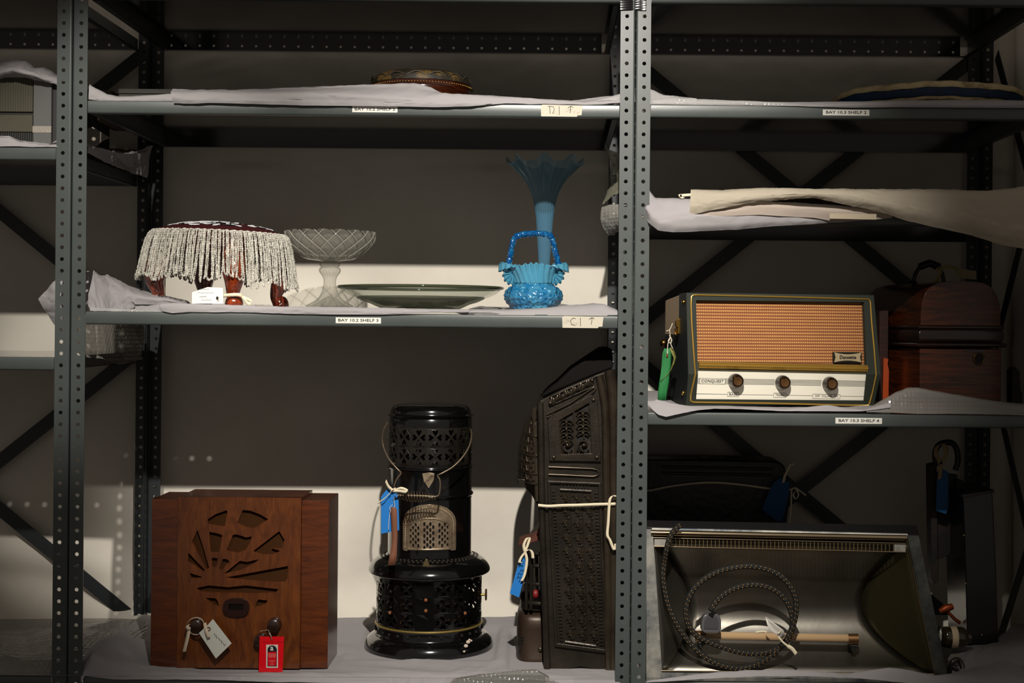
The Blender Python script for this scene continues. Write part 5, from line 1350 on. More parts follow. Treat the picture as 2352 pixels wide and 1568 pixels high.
# rivets, feet, clasp, side knob
for z, y in ((rz_(1563, 693), .018), (rz_(1568, 903), .016)):
    m = MB(); m.ball((-.0025, y, z), .004, .0055, .0055, 12, 8); m.build('brass_stud', BRASS, rd, smooth=60)
m = MB(); m.ball((-.010+.004, .165, rz_(1515, 790)), .009, .009, .009, 14, 9); m.build('side_knob', mat('antique_brass', (120, 88, 48), .3, 1.0), rd, smooth=60)
cz0 = rz_(1548, 735); m = MB(); m.box(-.005, .001, .052, .068, cz0-.030, cz0+.004); cl_ = m.build('clasp', BRASS, rd, bevel=.0015)
m = MB(); m.box(-.008, -.005, .055, .065, cz0-.014, cz0-.001); m.tube([(-.007, .052, cz0-.018), (-.009, .060, cz0-.020), (-.007, .068, cz0-.018), (-.006, .066, cz0-.032), (-.006, .054, cz0-.032)], .0015, 6, closed=True); m.build('clasp_hook', BRASS, cl_, bevel=.0006)
# green tag hanging from the clasp
gtg = thing('card_tag', 'green card tag hanging from the clasp on the left side of the green radio', 'tag', W(1530, 920, .06))
m = MB(); rows = []
for (ya, xa_, xb_, dd) in ((800, 1526, 1539, .0), (812, 1521.5, 1541.5, .001), (840, 1519.5, 1541, .002), (860, 1517, 1538, .001), (876, 1514.5, 1536.5, -.001), (900, 1511.5, 1532, .001), (920, 1510.5, 1529, .002)):
    rows.append([W(lerp(xa_, xb_, i/6), ya, .055+dd+.0015*math.sin(i*1.1+ya*.03)) for i in range(7)])
m.grid(rows); m.build('card', mat('green_card', (24, 110, 52), .7), gtg, smooth=50, recalc=False, solid=.0008)
m = MB(); rows = [[W(a, y, .052), W(b, y2, .060)] for a, y, b, y2 in ((1538, 799, 1544, 797), (1543, 812, 1549, 806), (1548, 822, 1554, 819), (1545, 835, 1551, 836), (1541, 848, 1545, 846), (1534, 860, 1536, 858), (1517, 876, 1520, 872))]
m.grid(rows); m.build('folded_card', mat('olive_card', (118, 116, 58), .7), gtg, smooth=50, recalc=False, solid=.0007)
m = MB()
for pts in ([(1538, 757), (1539, 776), (1534, 790), (1533, 812)], [(1537, 770), (1542, 778), (1541, 790), (1545, 800)], [(1545, 742), (1538, 757), (1530, 760)], [(1538, 776), (1535, 783), (1540, 788), (1543, 780), (1538, 774)]):
    m.tube(spline([W(x, y, .050) for x, y in pts], 5), .0010, 6)
m.build('string', STRING, gtg, smooth=60)
m = MB(); m.ball(W(1532.5, 816, .053), .0022, .0012, .0042, 8, 6); m.build('eyelet', mat('red_brown_eyelet', (120, 60, 36), .5), gtg, smooth=60)
# ---- tissue and bubble wrap under the radio
rows = [
 [(1486, 926, .01), (1500, 941, -.003), (1512, 952, -.008), (1530, 957, -.010), (1550, 952, -.010), (1590, 944, -.008), (1640, 938, -.006), (1720, 940, -.003), (1800, 944, -.002), (1900, 944, -.002), (1980, 944, -.002), (2045, 936, -.002)],
 [(1487, 914, .03), (1510, 922, .012), (1540, 930, .01), (1590, 935, .006), (1640, 936, .005), (1720, 936, .005), (1800, 939, .005), (1860, 934, .006), (1900, 929, .008), (1940, 936, .006), (1985, 940, .005), (2045, 925, .005)],
 [(1487, 905, .06), (1510, 915, .04), (1540, 925, .035), (1590, 931, .035), (1640, 932, .035), (1720, 934, .035), (1800, 936, .04), (1860, 936, .04), (1900, 935, .04), (1950, 938, .04), (1990, 936, .04), (2045, 922, .04)],
 [(1488, 900, .2), (1560, 922, .2), (1640, 926, .2), (1800, 930, .2), (1950, 930, .2), (2045, 920, .2)],
 [(1488, 890, .5), (1560, 908, .5), (1640, 912, .5), (1800, 914, .5), (1950, 916, .5), (2045, 910, .5)]]
G = sheetmesh(rows, 150, 8, .0012, 9, 51)
for r in G:
    for p in r:
        if p.y > .02: p.z = min(p.z, RB+.0+(-.0005 if p.x > .27 else .01))
        if p.y > .02: p.z = max(p.z, ZR4+.001)
m = MB(); m.grid(G); tag(m.build('tissue_sheet', TISSUE, smooth=30, recalc=False), 'white tissue sheet under the green radio, folded over the shelf edge at left', 'tissue paper')
rows = [
 [(1990, 946, -.002), (2040, 947, -.003), (2110, 950, -.003), (2180, 950, -.003), (2260, 951, -.003), (2360, 954, -.003), (2440, 956, -.003)],
 [(1992, 940, .004), (2030, 934, .004), (2080, 930, .004), (2130, 932, .004), (2190, 936, .004), (2280, 941, .004), (2360, 945, .004), (2440, 948, .004)],
 [(2000, 936, .012), (2030, 922, .012), (2060, 906, .014), (2085, 897, .014), (2110, 896, .014), (2160, 904, .014), (2240, 917, .014), (2320, 927, .014), (2440, 938, .012)],
 [(2000, 934, .03), (2030, 916, .035), (2060, 900, .04), (2085, 892, .04), (2110, 892, .04), (2160, 900, .04), (2240, 914, .04), (2320, 924, .04), (2440, 936, .03)],
 [(2000, 932, .08), (2040, 922, .08), (2085, 918, .08), (2160, 922, .08), (2320, 930, .08), (2440, 936, .08)]]
sheet('bubble_wrap', 'grey bubble wrap rising in front of the dome-topped wooden case', 'bubble wrap', rows, 120, 8, .0015, 12, thinmat('soft_bubble_wrap', (140, 136, 130), .35, .2, (.85, .85, .84), bump=(120, .35, 'cell')), 9, smooth=60)
rows2 = [[(a, b+1.5, c+.004) for a, b, c in r] for r in rows[2:]]
rows2[0] = [(2000, 944, .010), (2030, 930, .012), (2050, 914, .016), (2085, 900, .018), (2110, 898, .018), (2160, 906, .018), (2240, 919, .018), (2320, 929, .018), (2440, 940, .016)]
sheet('tissue_sheet', 'grey-white tissue lying over the bubble wrap before the dome-topped case', 'tissue paper', rows2, 110, 7, .0012, 14, TISSUE, 19, smooth=40)

# ---- dome topped wooden case (end towards us)
GX = W(2112, 915, .16); GY = .16; GZB = ZR4+.003
gyaw = math.radians(9)
gc = thing('dome_top_case', 'dark oak dome-topped carrying case with moulded bands and a handle', 'case', (GX.x, GY, GZB), gyaw)
OAK = woodmat('dark_oak', (20, 9, 4), (96, 42, 13), (1, 1, 14), .32, .35, 7, 1.2)
OAKD = woodmat('black_oak', (20, 10, 6), (46, 22, 12), (1, 1, 14), .24, .6, 7, 1.2)
gs = S(GY)
def gzl(py, px=2112): return W(px, py, GY).z-GZB
gw = (2308-2112)/gs*1.02; zb1, zb0 = gzl(748), gzl(800)
dz0 = .34
m = MB(); m.box(0, gw, 0, dz0, .0, zb0); m.build('base_box', OAK, gc, bevel=.002)
m = MB(); arc_ = []
tz = gzl(645, 2200)
for i in range(25):
    a = PI*i/24; ex = .55
    arc_.append((gw/2+(gw/2-.002)*math.copysign(abs(math.cos(a))**ex, math.cos(a)), zb1+(tz-zb1)*abs(math.sin(a))**.62))
m.prism([(gw-.002, zb1-.01)]+arc_+[(.002, zb1-.01)], .002, dz0-.002); m.build('domed_lid', OAK, gc, smooth=35, bevel=.0025)
for za, zb_2, o in ((gzl(797), gzl(786), .010), (gzl(785), gzl(757), .004), (gzl(756), gzl(746), .005)):
    m = MB(); pr = [(-o*.4, za), (-o, za+(zb_2-za)*.3), (-o, za+(zb_2-za)*.7), (-o*.4, zb_2)]
    rows = []
    for yy, z in pr: rows.append([(yy, yy, z), (gw-yy, yy, z), (gw-yy, dz0-yy, z), (yy, dz0-yy, z)])
    m.grid(rows, closeu=True); m.add(rows[0]+rows[-1], [(0, 1, 2, 3), (4, 5, 6, 7)])
    m.build('moulding', OAKD, gc, bevel=.0018)
m = MB(); m.box(gw*.55, gw*.78, -.0016, 0, gzl(808), gzl(803)); m.build('slot_plate', OAKD, gc)
m = MB(); m.tube([(gw*.72+.0125*math.cos(TAU*i/24), -.001, gzl(823)+.0125*math.sin(TAU*i/24)) for i in range(24)], .0022, 8, closed=True); m.build('escutcheon', mat('dark_brass', (104, 82, 46), .35, .9), gc, smooth=60)
m = MB(); m.tube([(gw*.72, -.0005, gzl(823)), (gw*.72, -.0012, gzl(823))], .0105, 24); m.build('crank_hole_disc', DARKM, gc)  # dark disc painted as the shade inside the hole
hb = Vector((gw*.45, dz0*.45, tz))
m = MB(); m.tube(spline([hb+Vector(v) for v in ((-.040, 0, .004), (-.034, 0, .022), (-.020, 0, .040), (.0, 0, .046), (.020, 0, .040), (.032, 0, .022), (.036, 0, .004))], 5), .0048, 8); m.tube([hb+Vector((-.024, 0, .038)), hb+Vector((0, 0, .047)), hb+Vector((.024, 0, .038))], .009, 10)
m.build('carrying_handle', mat('black_handle', (16, 13, 11), .35), gc, smooth=60)
for dx in (-.04, .036): mm = MB(); mm.ball(hb+Vector((dx, 0, .001)), .010, .010, .004, 10, 6); mm.build('handle_mount', OAKD, gc, smooth=60)
dt = thing('card_tag', 'dim cream card tag tied to the handle of the dome-topped case', 'tag', W(2225, 655, .30))
MB().prism(XZ([(2196, 615), (2242, 622), (2243, 642), (2222, 640), (2196, 636)], .30), .30, .3007).build('card', mat('dim_card', (150, 136, 108), .8), dt)
m = MB(); m.ribbon(spline([W(x, y, .29) for x, y in ((2150, 622), (2160, 612), (2158, 630), (2148, 650), (2142, 656))], 4), .010, Vector((1, 0, .2))); m.ribbon(spline([W(x, y, .29) for x, y in ((2166, 614), (2180, 612), (2198, 618))], 4), .008, Vector((.2, 0, 1)))
m.build('tape', mat('yellowed_tape', (150, 136, 84), .85), dt, smooth=60, recalc=False, solid=.0008)
# orange wooden piece between radio and case, small black thing at right
a, b = W(2013, 925, .30), W(2042, 700, .30)
wp = thing('wooden_box', 'narrow reddish wooden box squeezed between the green radio and the domed case', 'box', ((a.x+b.x)/2, .36, ZR4+.003))
m = MB(); m.box(W(2018, 900, .30).x, W(2040, 900, .30).x, .30, .42, ZR4+.003, W(2030, 712, .30).z); m.build('body', woodmat('black_red_wood', (26, 13, 9), (60, 26, 14), (1, 1, 8)), wp, bevel=.002)
m = MB(); m.prism(XZ([(2029, 822), (2040, 824), (2038, 835), (2041, 850), (2040, 925), (2027, 925)], .295), .292, .299); m.build('orange_panel', mat('orange_varnish', (170, 66, 18), .35, coat=.4), wp)
m = MB(); m.prism(XZ([(2318, 925), (2318, 850), (2326, 842), (2336, 852), (2338, 895), (2342, 902), (2342, 925)], .30), .28, .32); tag(m.build('black_holder', mat('dim_black', (24, 22, 22), .6), bevel=.002), 'small dark upright holder right of the dome-topped case', 'holder')

# ---- paper-wrapped bundle on the shelf above the radio
ZS3 = ZE+.242
rows = [
 [(1478, 490, .02), (1490, 512, -.01), (1512, 529, -.02), (1545, 533, -.022), (1600, 531, -.022), (1700, 526, -.02), (1800, 518, -.02), (1870, 514, -.018), (1940, 510, -.014)],
 [(1482, 478, .0), (1496, 496, -.02), (1520, 510, -.03), (1560, 516, -.032), (1640, 514, -.032), (1720, 510, -.03), (1800, 506, -.028), (1870, 505, -.024), (1940, 506, -.018)],
 [(1489, 462, .01), (1502, 476, -.006), (1530, 480, -.02), (1570, 482, -.03), (1640, 480, -.032), (1740, 480, -.03), (1830, 484, -.026), (1900, 490, -.02), (1990, 500, -.01)],
 [(1490, 434, .05), (1504, 454, .02), (1540, 455, .01), (1580, 457, .005), (1640, 460, .0), (1740, 462, .0), (1830, 465, .0), (1900, 470, .0), (1990, 480, .0)],
 [(1492, 440, .12), (1510, 460, .10), (1540, 462, .1), (1600, 462, .1), (1700, 464, .1), (1830, 468, .1), (1990, 480, .1)]]
sheet('tissue_sheet', 'bright white tissue at the left end of the long paper bundle', 'tissue paper', rows, 110, 9, .0022, 8, TISSUE, 61, smooth=30)
rows = [
 [(1583, 499, -.024), (1620, 498, -.034), (1690, 495, -.036), (1745, 493, -.036), (1790, 496, -.034), (1830, 498, -.03), (1870, 500, -.03), (1925, 510, -.022), (2010, 504, -.022), (2050, 500, -.02)],
 [(1583, 496, -.026), (1630, 488, -.036), (1700, 478, -.038), (1745, 474, -.038), (1790, 474, -.036), (1840, 476, -.034), (1900, 480, -.032), (1960, 482, -.03), (2010, 484, -.026), (2050, 490, -.02)],
 [(1584, 494, -.026), (1630, 482, -.034), (1700, 470, -.03), (1745, 464, -.03), (1790, 468, -.02), (1840, 476, -.01), (1900, 478, -.0), (1960, 480, .0), (2010, 482, .0), (2060, 486, .0)],
 [(1590, 494, .02), (1700, 480, .03), (1790, 478, .04), (1900, 486, .05), (2060, 492, .05)]]
sheet('tissue_sheet', 'greyish middle tissue layer with a taped strip in the long paper bundle', 'tissue paper', rows, 100, 8, .001, 6, papermat('grey_tissue', (182, 168, 156), .2), 66, smooth=40)
rows = [
 [(1583, 495, -.030), (1622, 485, -.042), (1660, 478, -.046), (1720, 465, -.048), (1760, 461, -.048), (1810, 459, -.048), (1870, 453, -.048), (1920, 464, -.046), (1960, 473, -.044), (2020, 486, -.042), (2080, 505, -.040), (2160, 524, -.038), (2230, 540, -.036), (2300, 562, -.032), (2360, 572, -.03), (2440, 580, -.02)],
 [(1585, 470, -.036), (1630, 466, -.050), (1680, 462, -.054), (1740, 454, -.056), (1800, 452, -.056), (1860, 447, -.056), (1920, 452, -.056), (1980, 462, -.056), (2040, 474, -.056), (2100, 488, -.054), (2180, 502, -.05), (2240, 516, -.048), (2300, 530, -.044), (2360, 540, -.04), (2440, 545, -.03)],
 [(1586, 448, -.030), (1640, 446, -.046), (1700, 445, -.052), (1760, 442, -.054), (1820, 441, -.054), (1880, 440, -.054), (1940, 441, -.054), (2000, 446, -.054), (2060, 452, -.052), (2120, 460, -.05), (2180, 466, -.05), (2240, 472, -.046), (2300, 474, -.04), (2360, 474, -.036), (2440, 478, -.03)],
 [(1587, 435, -.010), (1660, 438, -.026), (1740, 432, -.03), (1800, 431, -.03), (1880, 433, -.03), (1960, 435, -.03), (2040, 435, -.03), (2120, 437, -.03), (2200, 438, -.03), (2260, 440, -.026), (2300, 438, -.02), (2360, 428, -.01), (2440, 420, -.01)],
 [(1590, 440, .04), (1700, 440, .04), (1880, 438, .04), (2040, 440, .04), (2200, 442, .04), (2300, 446, .04), (2360, 440, .04), (2440, 430, .04)],
 [(1600, 470, .14), (1800, 470, .16), (2040, 474, .16), (2300, 480, .16), (2440, 470, .16)]]
sheet('wrapping_paper', 'long cream wrapping paper sagging over the shelf above the green radio', 'wrapping paper', rows, 220, 10, .0030, 7, TISSUEW, 71, smooth=30, fine=.5)
m = MB(); p0_, p1_ = W(1905, 499, -.0355), W(2012, 503, -.0305)
m.grid([[lerp(p0_.x, p1_.x, i/8) and Vector((lerp(p0_.x, p1_.x, i/8), lerp(-.0375, -.034, i/8), W(lerp(1905, 2012, i/8), lerp(y0_, y1_, i/8), -.036).z)) for i in range(9)] for y0_, y1_ in ((490, 491), (502, 504))])
tag(m.build('paper_strip', mat('cream_paper_strip', (170, 156, 134), .8), recalc=False, solid=.0006), 'pale taped paper strip on the middle layer of the paper bundle', 'paper strip')
m = MB(); m.box(W(1620, 500, .06).x, W(2300, 500, .06).x, .06, .40, ZS3, ZS3+.035)
tag(m.build('flat_parcel', mat('dark_board', (32, 28, 24), .9), bevel=.004), 'dark flat parcel wrapped inside the long cream paper', 'parcel')
m = MB(); m.ribbon(spline([W(x, y, .0) for x, y in ((1562, 449), (1575, 448), (1590, 447))], 4), .006, Vector((.2, 0, 1))); m.ribbon(spline([W(x, y, .0) for x, y in ((1561, 446), (1564, 452), (1570, 455))], 4), .006, Vector((.9, 0, .3)))
tag(m.build('cotton_tape', RIB, smooth=60, recalc=False, solid=.0008), 'short end of cream tape at the left of the long paper bundle', 'tape')

# ---- round cream and blue disc on the top right shelf
dc = W(2130, 228, .25); DX = dc.x; DZ = ZE+.469+.019
dd = thing('round_disc', 'large round cream-rimmed disc with blue band lying on BAY 10.3 SHELF 2', 'disc', (DX, .25, DZ))
RD_ = .214; CRM = mat('mottled_cream', (196, 176, 134), .7, var=(26, (122, 100, 66), .48, .72), bump=(140, .5, 'noise'))
zt_ = .044
wob = lambda r, z, t, i: (r*(1+.004*math.sin(9*t)), z+.0012*math.sin(7*t+1)+.0008*math.sin(23*t))
MB().lathe([(.0001, zt_-.002), (.17, zt_-.001), (RD_-.012, zt_), (RD_-.002, zt_-.003), (RD_+.001, zt_-.009), (RD_-.001, zt_-.015), (RD_-.006, zt_-.016), (.0001, zt_-.016)], DX, .25, DZ, 96, wob).build('cream_rim', CRM, dd, smooth=50)
MB().lathe([(.0001, .010), (RD_-.004, .010), (RD_-.002, .012), (RD_-.003, zt_-.014), (.0001, zt_-.014)], DX, .25, DZ, 96, wob).build('blue_band', mat('mottled_blue', (12, 44, 72), .7, var=(30, (8, 26, 52), .45, .65)), dd, smooth=50)
MB().lathe([(.0001, .0), (RD_-.020, .0), (RD_-.008, .004), (RD_-.006, .0105), (.0001, .0105)], DX, .25, DZ, 96, wob).build('cream_underside', CRM, dd, smooth=50)
rows = [
 [(1490, 240, .004), (1600, 241, .002), (1740, 242, .0), (1840, 244, -.003), (1900, 246, -.004), (1960, 247, -.005), (2060, 246, -.005), (2200, 247, -.005), (2360, 248, -.004), (2440, 249, -.004)],
 [(1490, 236, .012), (1600, 236, .01), (1740, 238, .006), (1840, 240, .002), (1900, 241, -.004), (1960, 238, -.006), (2060, 238, -.006), (2200, 239, -.006), (2360, 239, -.005), (2440, 240, -.004)],
 [(1492, 234, .03), (1600, 231, .03), (1740, 233, .02), (1840, 234, .02), (1920, 233, .015), (2000, 232, .01), (2080, 230, .01), (2200, 229, .01), (2300, 230, .01), (2360, 231, .01), (2440, 232, .01)],
 [(1492, 238, .1), (1740, 238, .1), (1920, 238, .06), (2080, 236, .05), (2200, 236, .05), (2440, 238, .05)]]
sheet('tissue_sheet', 'white tissue edge under the cream and blue disc on BAY 10.3 SHELF 2', 'tissue paper', rows, 140, 7, .0010, 14, TISSUE, 81, smooth=36)
rows = [[(1500, 239, .001), (1600, 240, .001), (1700, 240, .001), (1800, 242, -.001), (1840, 244, -.001)], [(1500, 229, .006), (1560, 226, .006), (1640, 230, .006), (1720, 232, .006), (1800, 236, .004), (1840, 240, .002)], [(1500, 230, .02), (1600, 229, .02), (1700, 231, .02), (1840, 238, .02)]]
sheet('bubble_wrap', 'thin bubble wrap edge along the left part of BAY 10.3 SHELF 2', 'bubble wrap', rows, 80, 6, .0012, 20, BUBBLE, 23, smooth=60)

# ---- electric reflector fire
ZBF = ZE-.764
EY = .04
STEEL = mat('scuffed_steel', (176, 172, 162), .5, .5, var=(9, (84, 90, 96), .42, .62), bump=(60, .1, 'noise'))
POL = mat('polished_reflector', (132, 127, 118), .36, .95, var=(3, (108, 104, 96), .4, .6), bump=(7, .10, 'noise', .01))
CHR = mat('warm_chrome', (208, 186, 152), .16, 1.0)
ef = thing('electric_fire', 'steel trough-shaped electric bar fire with slotted grille and one horizontal element', 'heater', (W(1820, 1555, EY).x, .12, ZBF))
def e2(px, py, Y=EY): p = W(px, py, Y); return (p.x, p.z)
ou = [e2(1484, 1214), e2(2085, 1226), e2(2108, 1227), e2(2176, 1562), e2(2150, 1566), e2(1484, 1566)]
ho = [e2(1499, 1224), e2(1500, 1238), e2(1517, 1300), e2(1518, 1541), e2(1660, 1542), e2(2146, 1548), e2(2082, 1236), e2(2079, 1232)]
m = MB(); m.prism([e2(1484, 1213), e2(1499, 1213), e2(1506, 1300), e2(1521, 1541), e2(1521, 1562), e2(1484, 1562)], EY-.004, EY+.02); m.build('left_stile', STEEL, ef, bevel=.002)
m = MB(); m.prism([e2(2082, 1228), e2(2110, 1228), e2(2178, 1562), e2(2148, 1562)], EY-.004, EY+.02); m.build('right_stile', mat('shaded_steel', (96, 98, 92), .5, .6, var=(14, (60, 62, 60), .4, .6)), ef, bevel=.002)  # right stile in darker steel, the dim end's shade in its colour
m = MB(); m.prism([e2(1484, 1541), e2(2150, 1548), e2(2152, 1562), e2(1484, 1562)], EY-.002, EY+.02); m.build('bottom_rail', STEEL, ef, bevel=.002)
m = MB(); m.tube([W(1519, 1540, EY-.004), W(1660, 1542, EY-.004), W(2146, 1548, EY-.004)], .0014, 6); m.tube([W(2081, 1234, EY-.005), W(2147, 1547, EY-.005)], .0014, 6); m.build('bright_bead', CHR, ef, smooth=60)
# dark top hood
m = MB(); a0 = W(1484, 1213, EY-.004); b0_ = W(2112, 1228, EY-.004); a1 = W(1484, 1194, .20); b1_ = W(2106, 1206, .20)
m.add([a0, b0_, b1_+Vector((0, 0, .0)), a1, a0-Vector((0, 0, .004)), b0_-Vector((0, 0, .004)), b1_-Vector((0, 0, .03)), a1-Vector((0, 0, .03))], [(0, 1, 2, 3), (4, 5, 6, 7), (0, 1, 5, 4), (1, 2, 6, 5), (2, 3, 7, 6), (3, 0, 4, 7)])
BLKP = mat('black_painted_steel', (20, 18, 18), .55)
m.build('top_hood', BLKP, ef, bevel=.002)
m = MB(); m.tube([W(1495, 1223, EY-.004), W(2082, 1235, EY-.004)], .0062, 14); m.build('top_bar', CHR, ef, smooth=60)
m = MB(); m.tube([W(1497, 1215, EY), W(2084, 1229, EY)], .004, 10); m.build('rear_bar', STEEL, ef, smooth=60)
# slotted grille
m = MB(); nb = 56
def ge(t, dy): return W(lerp(1543, 2052, t), lerp(1239, 1249, t)+dy, EY-.001)
pl = MB()
for i in range(nb+1):
    t = i/nb; m.tube([ge(t, -2), ge(t, 17)], .0009, 5)
m.build('grille_slats', mat('brass_slat', (190, 166, 110), .3, .9), ef, smooth=60)
for dy in (-2.5, 17.5): mm = MB(); mm.tube([W(1500, 1237+dy, EY-.002), W(2080, 1250+dy, EY-.002)], .0017, 6); mm.build('grille_rail', CHR, ef, smooth=60)
for xa, xb, ya in ((1503, 1540, 1239), (2054, 2080, 1249.5)):
    mm = MB(); mm.prism(XZ([(xa, ya-3), (xb, ya-2), (xb, ya+17), (xa, ya+16)], EY), EY-.001, EY+.0008); mm.build('grille_end', STEEL, ef)
# reflector: curved back and two slanted ends
def dep(t): return .115*math.sin(PI*min(1, t)**1.35)**.75+.004 if t < .985 else .006
NT = 28; rowsb = []; le = []; re_ = []; lo = []; ro_ = []
for i in range(NT+1):
    t = i/NT; d = dep(t)
    yL = lerp(1240, 1541, t); xL = lerp(1503, 1521, t); yR = lerp(1250, 1548, t); xR = lerp(2082, 2147, t)
    A = W(xL, yL, EY+.004); B = W(xR, yR, EY+.004); lo.append(A); ro_.append(B)
    AL = Vector((A.x+.078*(d/.115)+.0, A.y+d, A.z)); BR_ = Vector((B.x-.105*(d/.115)-.0, B.y+d, B.z)); le.append(AL); re_.append(BR_)
    rowsb.append([AL.lerp(BR_, j/20) for j in range(21)])
m = MB(); m.grid(rowsb); m.build('reflector', POL, ef, smooth=60, recalc=False, solid=.0012)
m = MB(); m.grid([[a.lerp(b, j/6) for j in range(7)] for a, b in zip(lo, le)]); m.build('reflector_end', POL, ef, smooth=60, recalc=False, solid=.0012)
m = MB(); m.grid([[a.lerp(b, j/6) for j in range(7)] for a, b in zip(ro_, re_)]); m.build('reflector_end', mat('shaded_reflector', (84, 78, 54), .45, .85), ef, smooth=60, recalc=False, solid=.0012)  # right end darker than the left; its shade is in the colour
m = MB(); m.box(W(1486, 1300, .17).x, W(2110, 1300, .17).x-.02, .17, .172, ZBF+.002, W(1800, 1210, .17).z-.004); m.build('back_plate', BLKP, ef)
# element
EL = .085
m = MB(); m.tube([W(1607, 1459, EL), W(1966, 1466, EL)], .0090, 14); m.build('element_tube', thinmat('quartz_tube', (206, 172, 130), .35, .08, (.9, .82, .72)), ef, smooth=60)
m = MB(); m.tube([W(1607, 1461, EL), W(1966, 1468, EL)], .0045, 10); m.build('element_rod', mat('fireclay_rod', (184, 146, 104), .6), ef, smooth=60)
for x, y in ((1610, 1460), (1960, 1467)):
    m = MB(); p = W(x, y, EL); m.tube([p+Vector((-.012, 0, 0)), p+Vector((.010, 0, 0))], .0118, 14); hd_ = m.build('element_holder', mat('copper_cap', (150, 112, 76), .35, .9), ef, smooth=40)
    m = MB(); m.box(p.x-.004, p.x+.005, p.y-.004, p.y+.05, p.z-.026, p.z-.009); m.tube([p+Vector((-.006, 0, -.014)), p+Vector((.010, 0, -.016))], .005, 8); m.build('element_bracket', mat('black_bracket', (22, 20, 18), .5), ef, bevel=.001)
# flex
FX = bpy.data.materials.new('black_gold_flex'); FX.use_nodes = True; nt = FX.node_tree; N = nt.nodes; L = nt.links
b_ = N['Principled BSDF']; b_.inputs['Roughness'].default_value = .7; b_.inputs['Base Color'].default_value = (*lin((34, 30, 20)), 1)
cord = [(1562, 1205), (1549, 1218), (1538, 1236), (1531, 1262), (1526, 1290), (1523, 1320), (1526, 1350), (1533, 1382), (1544, 1412), (1560, 1442), (1578, 1468), (1600, 1492), (1625, 1512), (1660, 1528), (1700, 1534), (1740, 1524), (1775, 1502), (1802, 1475), (1820, 1440), (1828, 1405), (1826, 1370), (1812, 1342), (1790, 1320), (1760, 1306), (1725, 1300), (1690, 1302), (1655, 1310), (1622, 1326), (1595, 1350), (1580, 1378), (1575, 1405), (1580, 1432), (1595, 1455), (1620, 1470), (1655, 1484), (1700, 1497), (1740, 1500), (1772, 1494), (1800, 1478), (1816, 1455), (1820, 1425), (1815, 1398), (1800, 1372), (1780, 1355), (1755, 1345), (1725, 1342), (1695, 1348), (1668, 1360), (1645, 1380), (1632, 1402)]
def cyd(i):
    n = len(cord)-1; t = i/n
    return .012+.030*math.sin(t*PI)**.6+.020*math.sin(t*9)*.5 if i > 3 else .006+i*.003
pts = spline([W(x, y, cyd(i)) for i, (x, y) in enumerate(cord)], 7)
m = MB(); m.tube(pts, .0062, 10)
fx = thing('mains_flex', 'black braided flex with gold flecks coiled in front of the electric fire', 'cable', (pts[0].x, .03, ZBF))
m.build('cable', mat('black_braid', (16, 15, 10), .7, bump=(900, .6, 'weave')), fx, smooth=60)
m = MB(); P2 = resample(pts, 150)
for i, p in enumerate(P2[:-1]):
    d = (P2[i+1]-p).normalized(); s_ = Vector((0, -1, 0)).cross(d).normalized(); f2 = -(Vector((0, 1, 0))-d*d.y).normalized()
    for off in (-.0026, .0022):
        c = p+s_*off+f2*math.sqrt(.0062**2-off*off)+d*(.0012 if off > 0 else -.0010)
        m.tube([c-d*.0010-s_*.0004, c+d*.0010+s_*.0004], .00055, 5)
fk = m.build('gold_flecks', mat('gold_thread', (206, 150, 76), .6), fx); fk['kind'] = 'stuff'
pg = MB(); pyy = .045
o8 = [(1622, 1407), (1646, 1407.5), (1652, 1412), (1655, 1422), (1655, 1444), (1650, 1451), (1615, 1450), (1609, 1444), (1610, 1424), (1614, 1412)]
pg.prism(XZ(o8, pyy), pyy-.012, pyy+.012); pg.build('plug', mat('grey_plug', (86, 84, 86), .35, coat=.3), fx, bevel=.003, bseg=3)
pg = MB(); pg.prism(XZ([(1624, 1412), (1644, 1412), (1649, 1424), (1648, 1442), (1616, 1441), (1616, 1424)], pyy), pyy-.0135, pyy-.0115); pg.build('plug_cover', mat('dark_grey_plug', (70, 68, 70), .3, coat=.3), fx, bevel=.001)
wt = thing('card_tag', 'curled white card tag tied to the coiled flex of the electric fire', 'tag', W(1790, 1450, .02))
m = MB(); rows = []
for (xa, ya, xb, yb3, dd_) in ((1758, 1416, 1759, 1416, .0), (1762, 1434, 1772, 1426, -.004), (1770, 1448, 1786, 1436, -.006), (1784, 1458, 1799, 1446, -.004), (1797, 1467, 1804, 1458, 0)):
    rows.append([W(lerp(xa, xb, i/5), lerp(ya, yb3, i/5), .020+dd_+.002*math.sin(i)) for i in range(6)])
m.grid(rows); m.build('card', mat('white_card_tag', (206, 200, 190), .75), wt, smooth=60, recalc=False, solid=.0007)
m = MB(); m.ribbon(spline([W(x, y, .014) for x, y in ((1735, 1452), (1752, 1450), (1762, 1452))], 4), .004, Vector((0, 0, 1))); m.ribbon(spline([W(x, y, .012) for x, y in ((1788, 1462), (1798, 1474), (1808, 1482), (1820, 1490), (1829, 1502))], 4), [.004]*9+[.008]*8, Vector((.6, 0, .8)))
m.tube([W(1788+4*math.cos(a), 1449+4*math.sin(a), .012) for a in (-.5, .2, .9, 1.6, 2.3)], .0008, 5); m.build('tape', RIB, wt, smooth=60, recalc=False, solid=.0007)

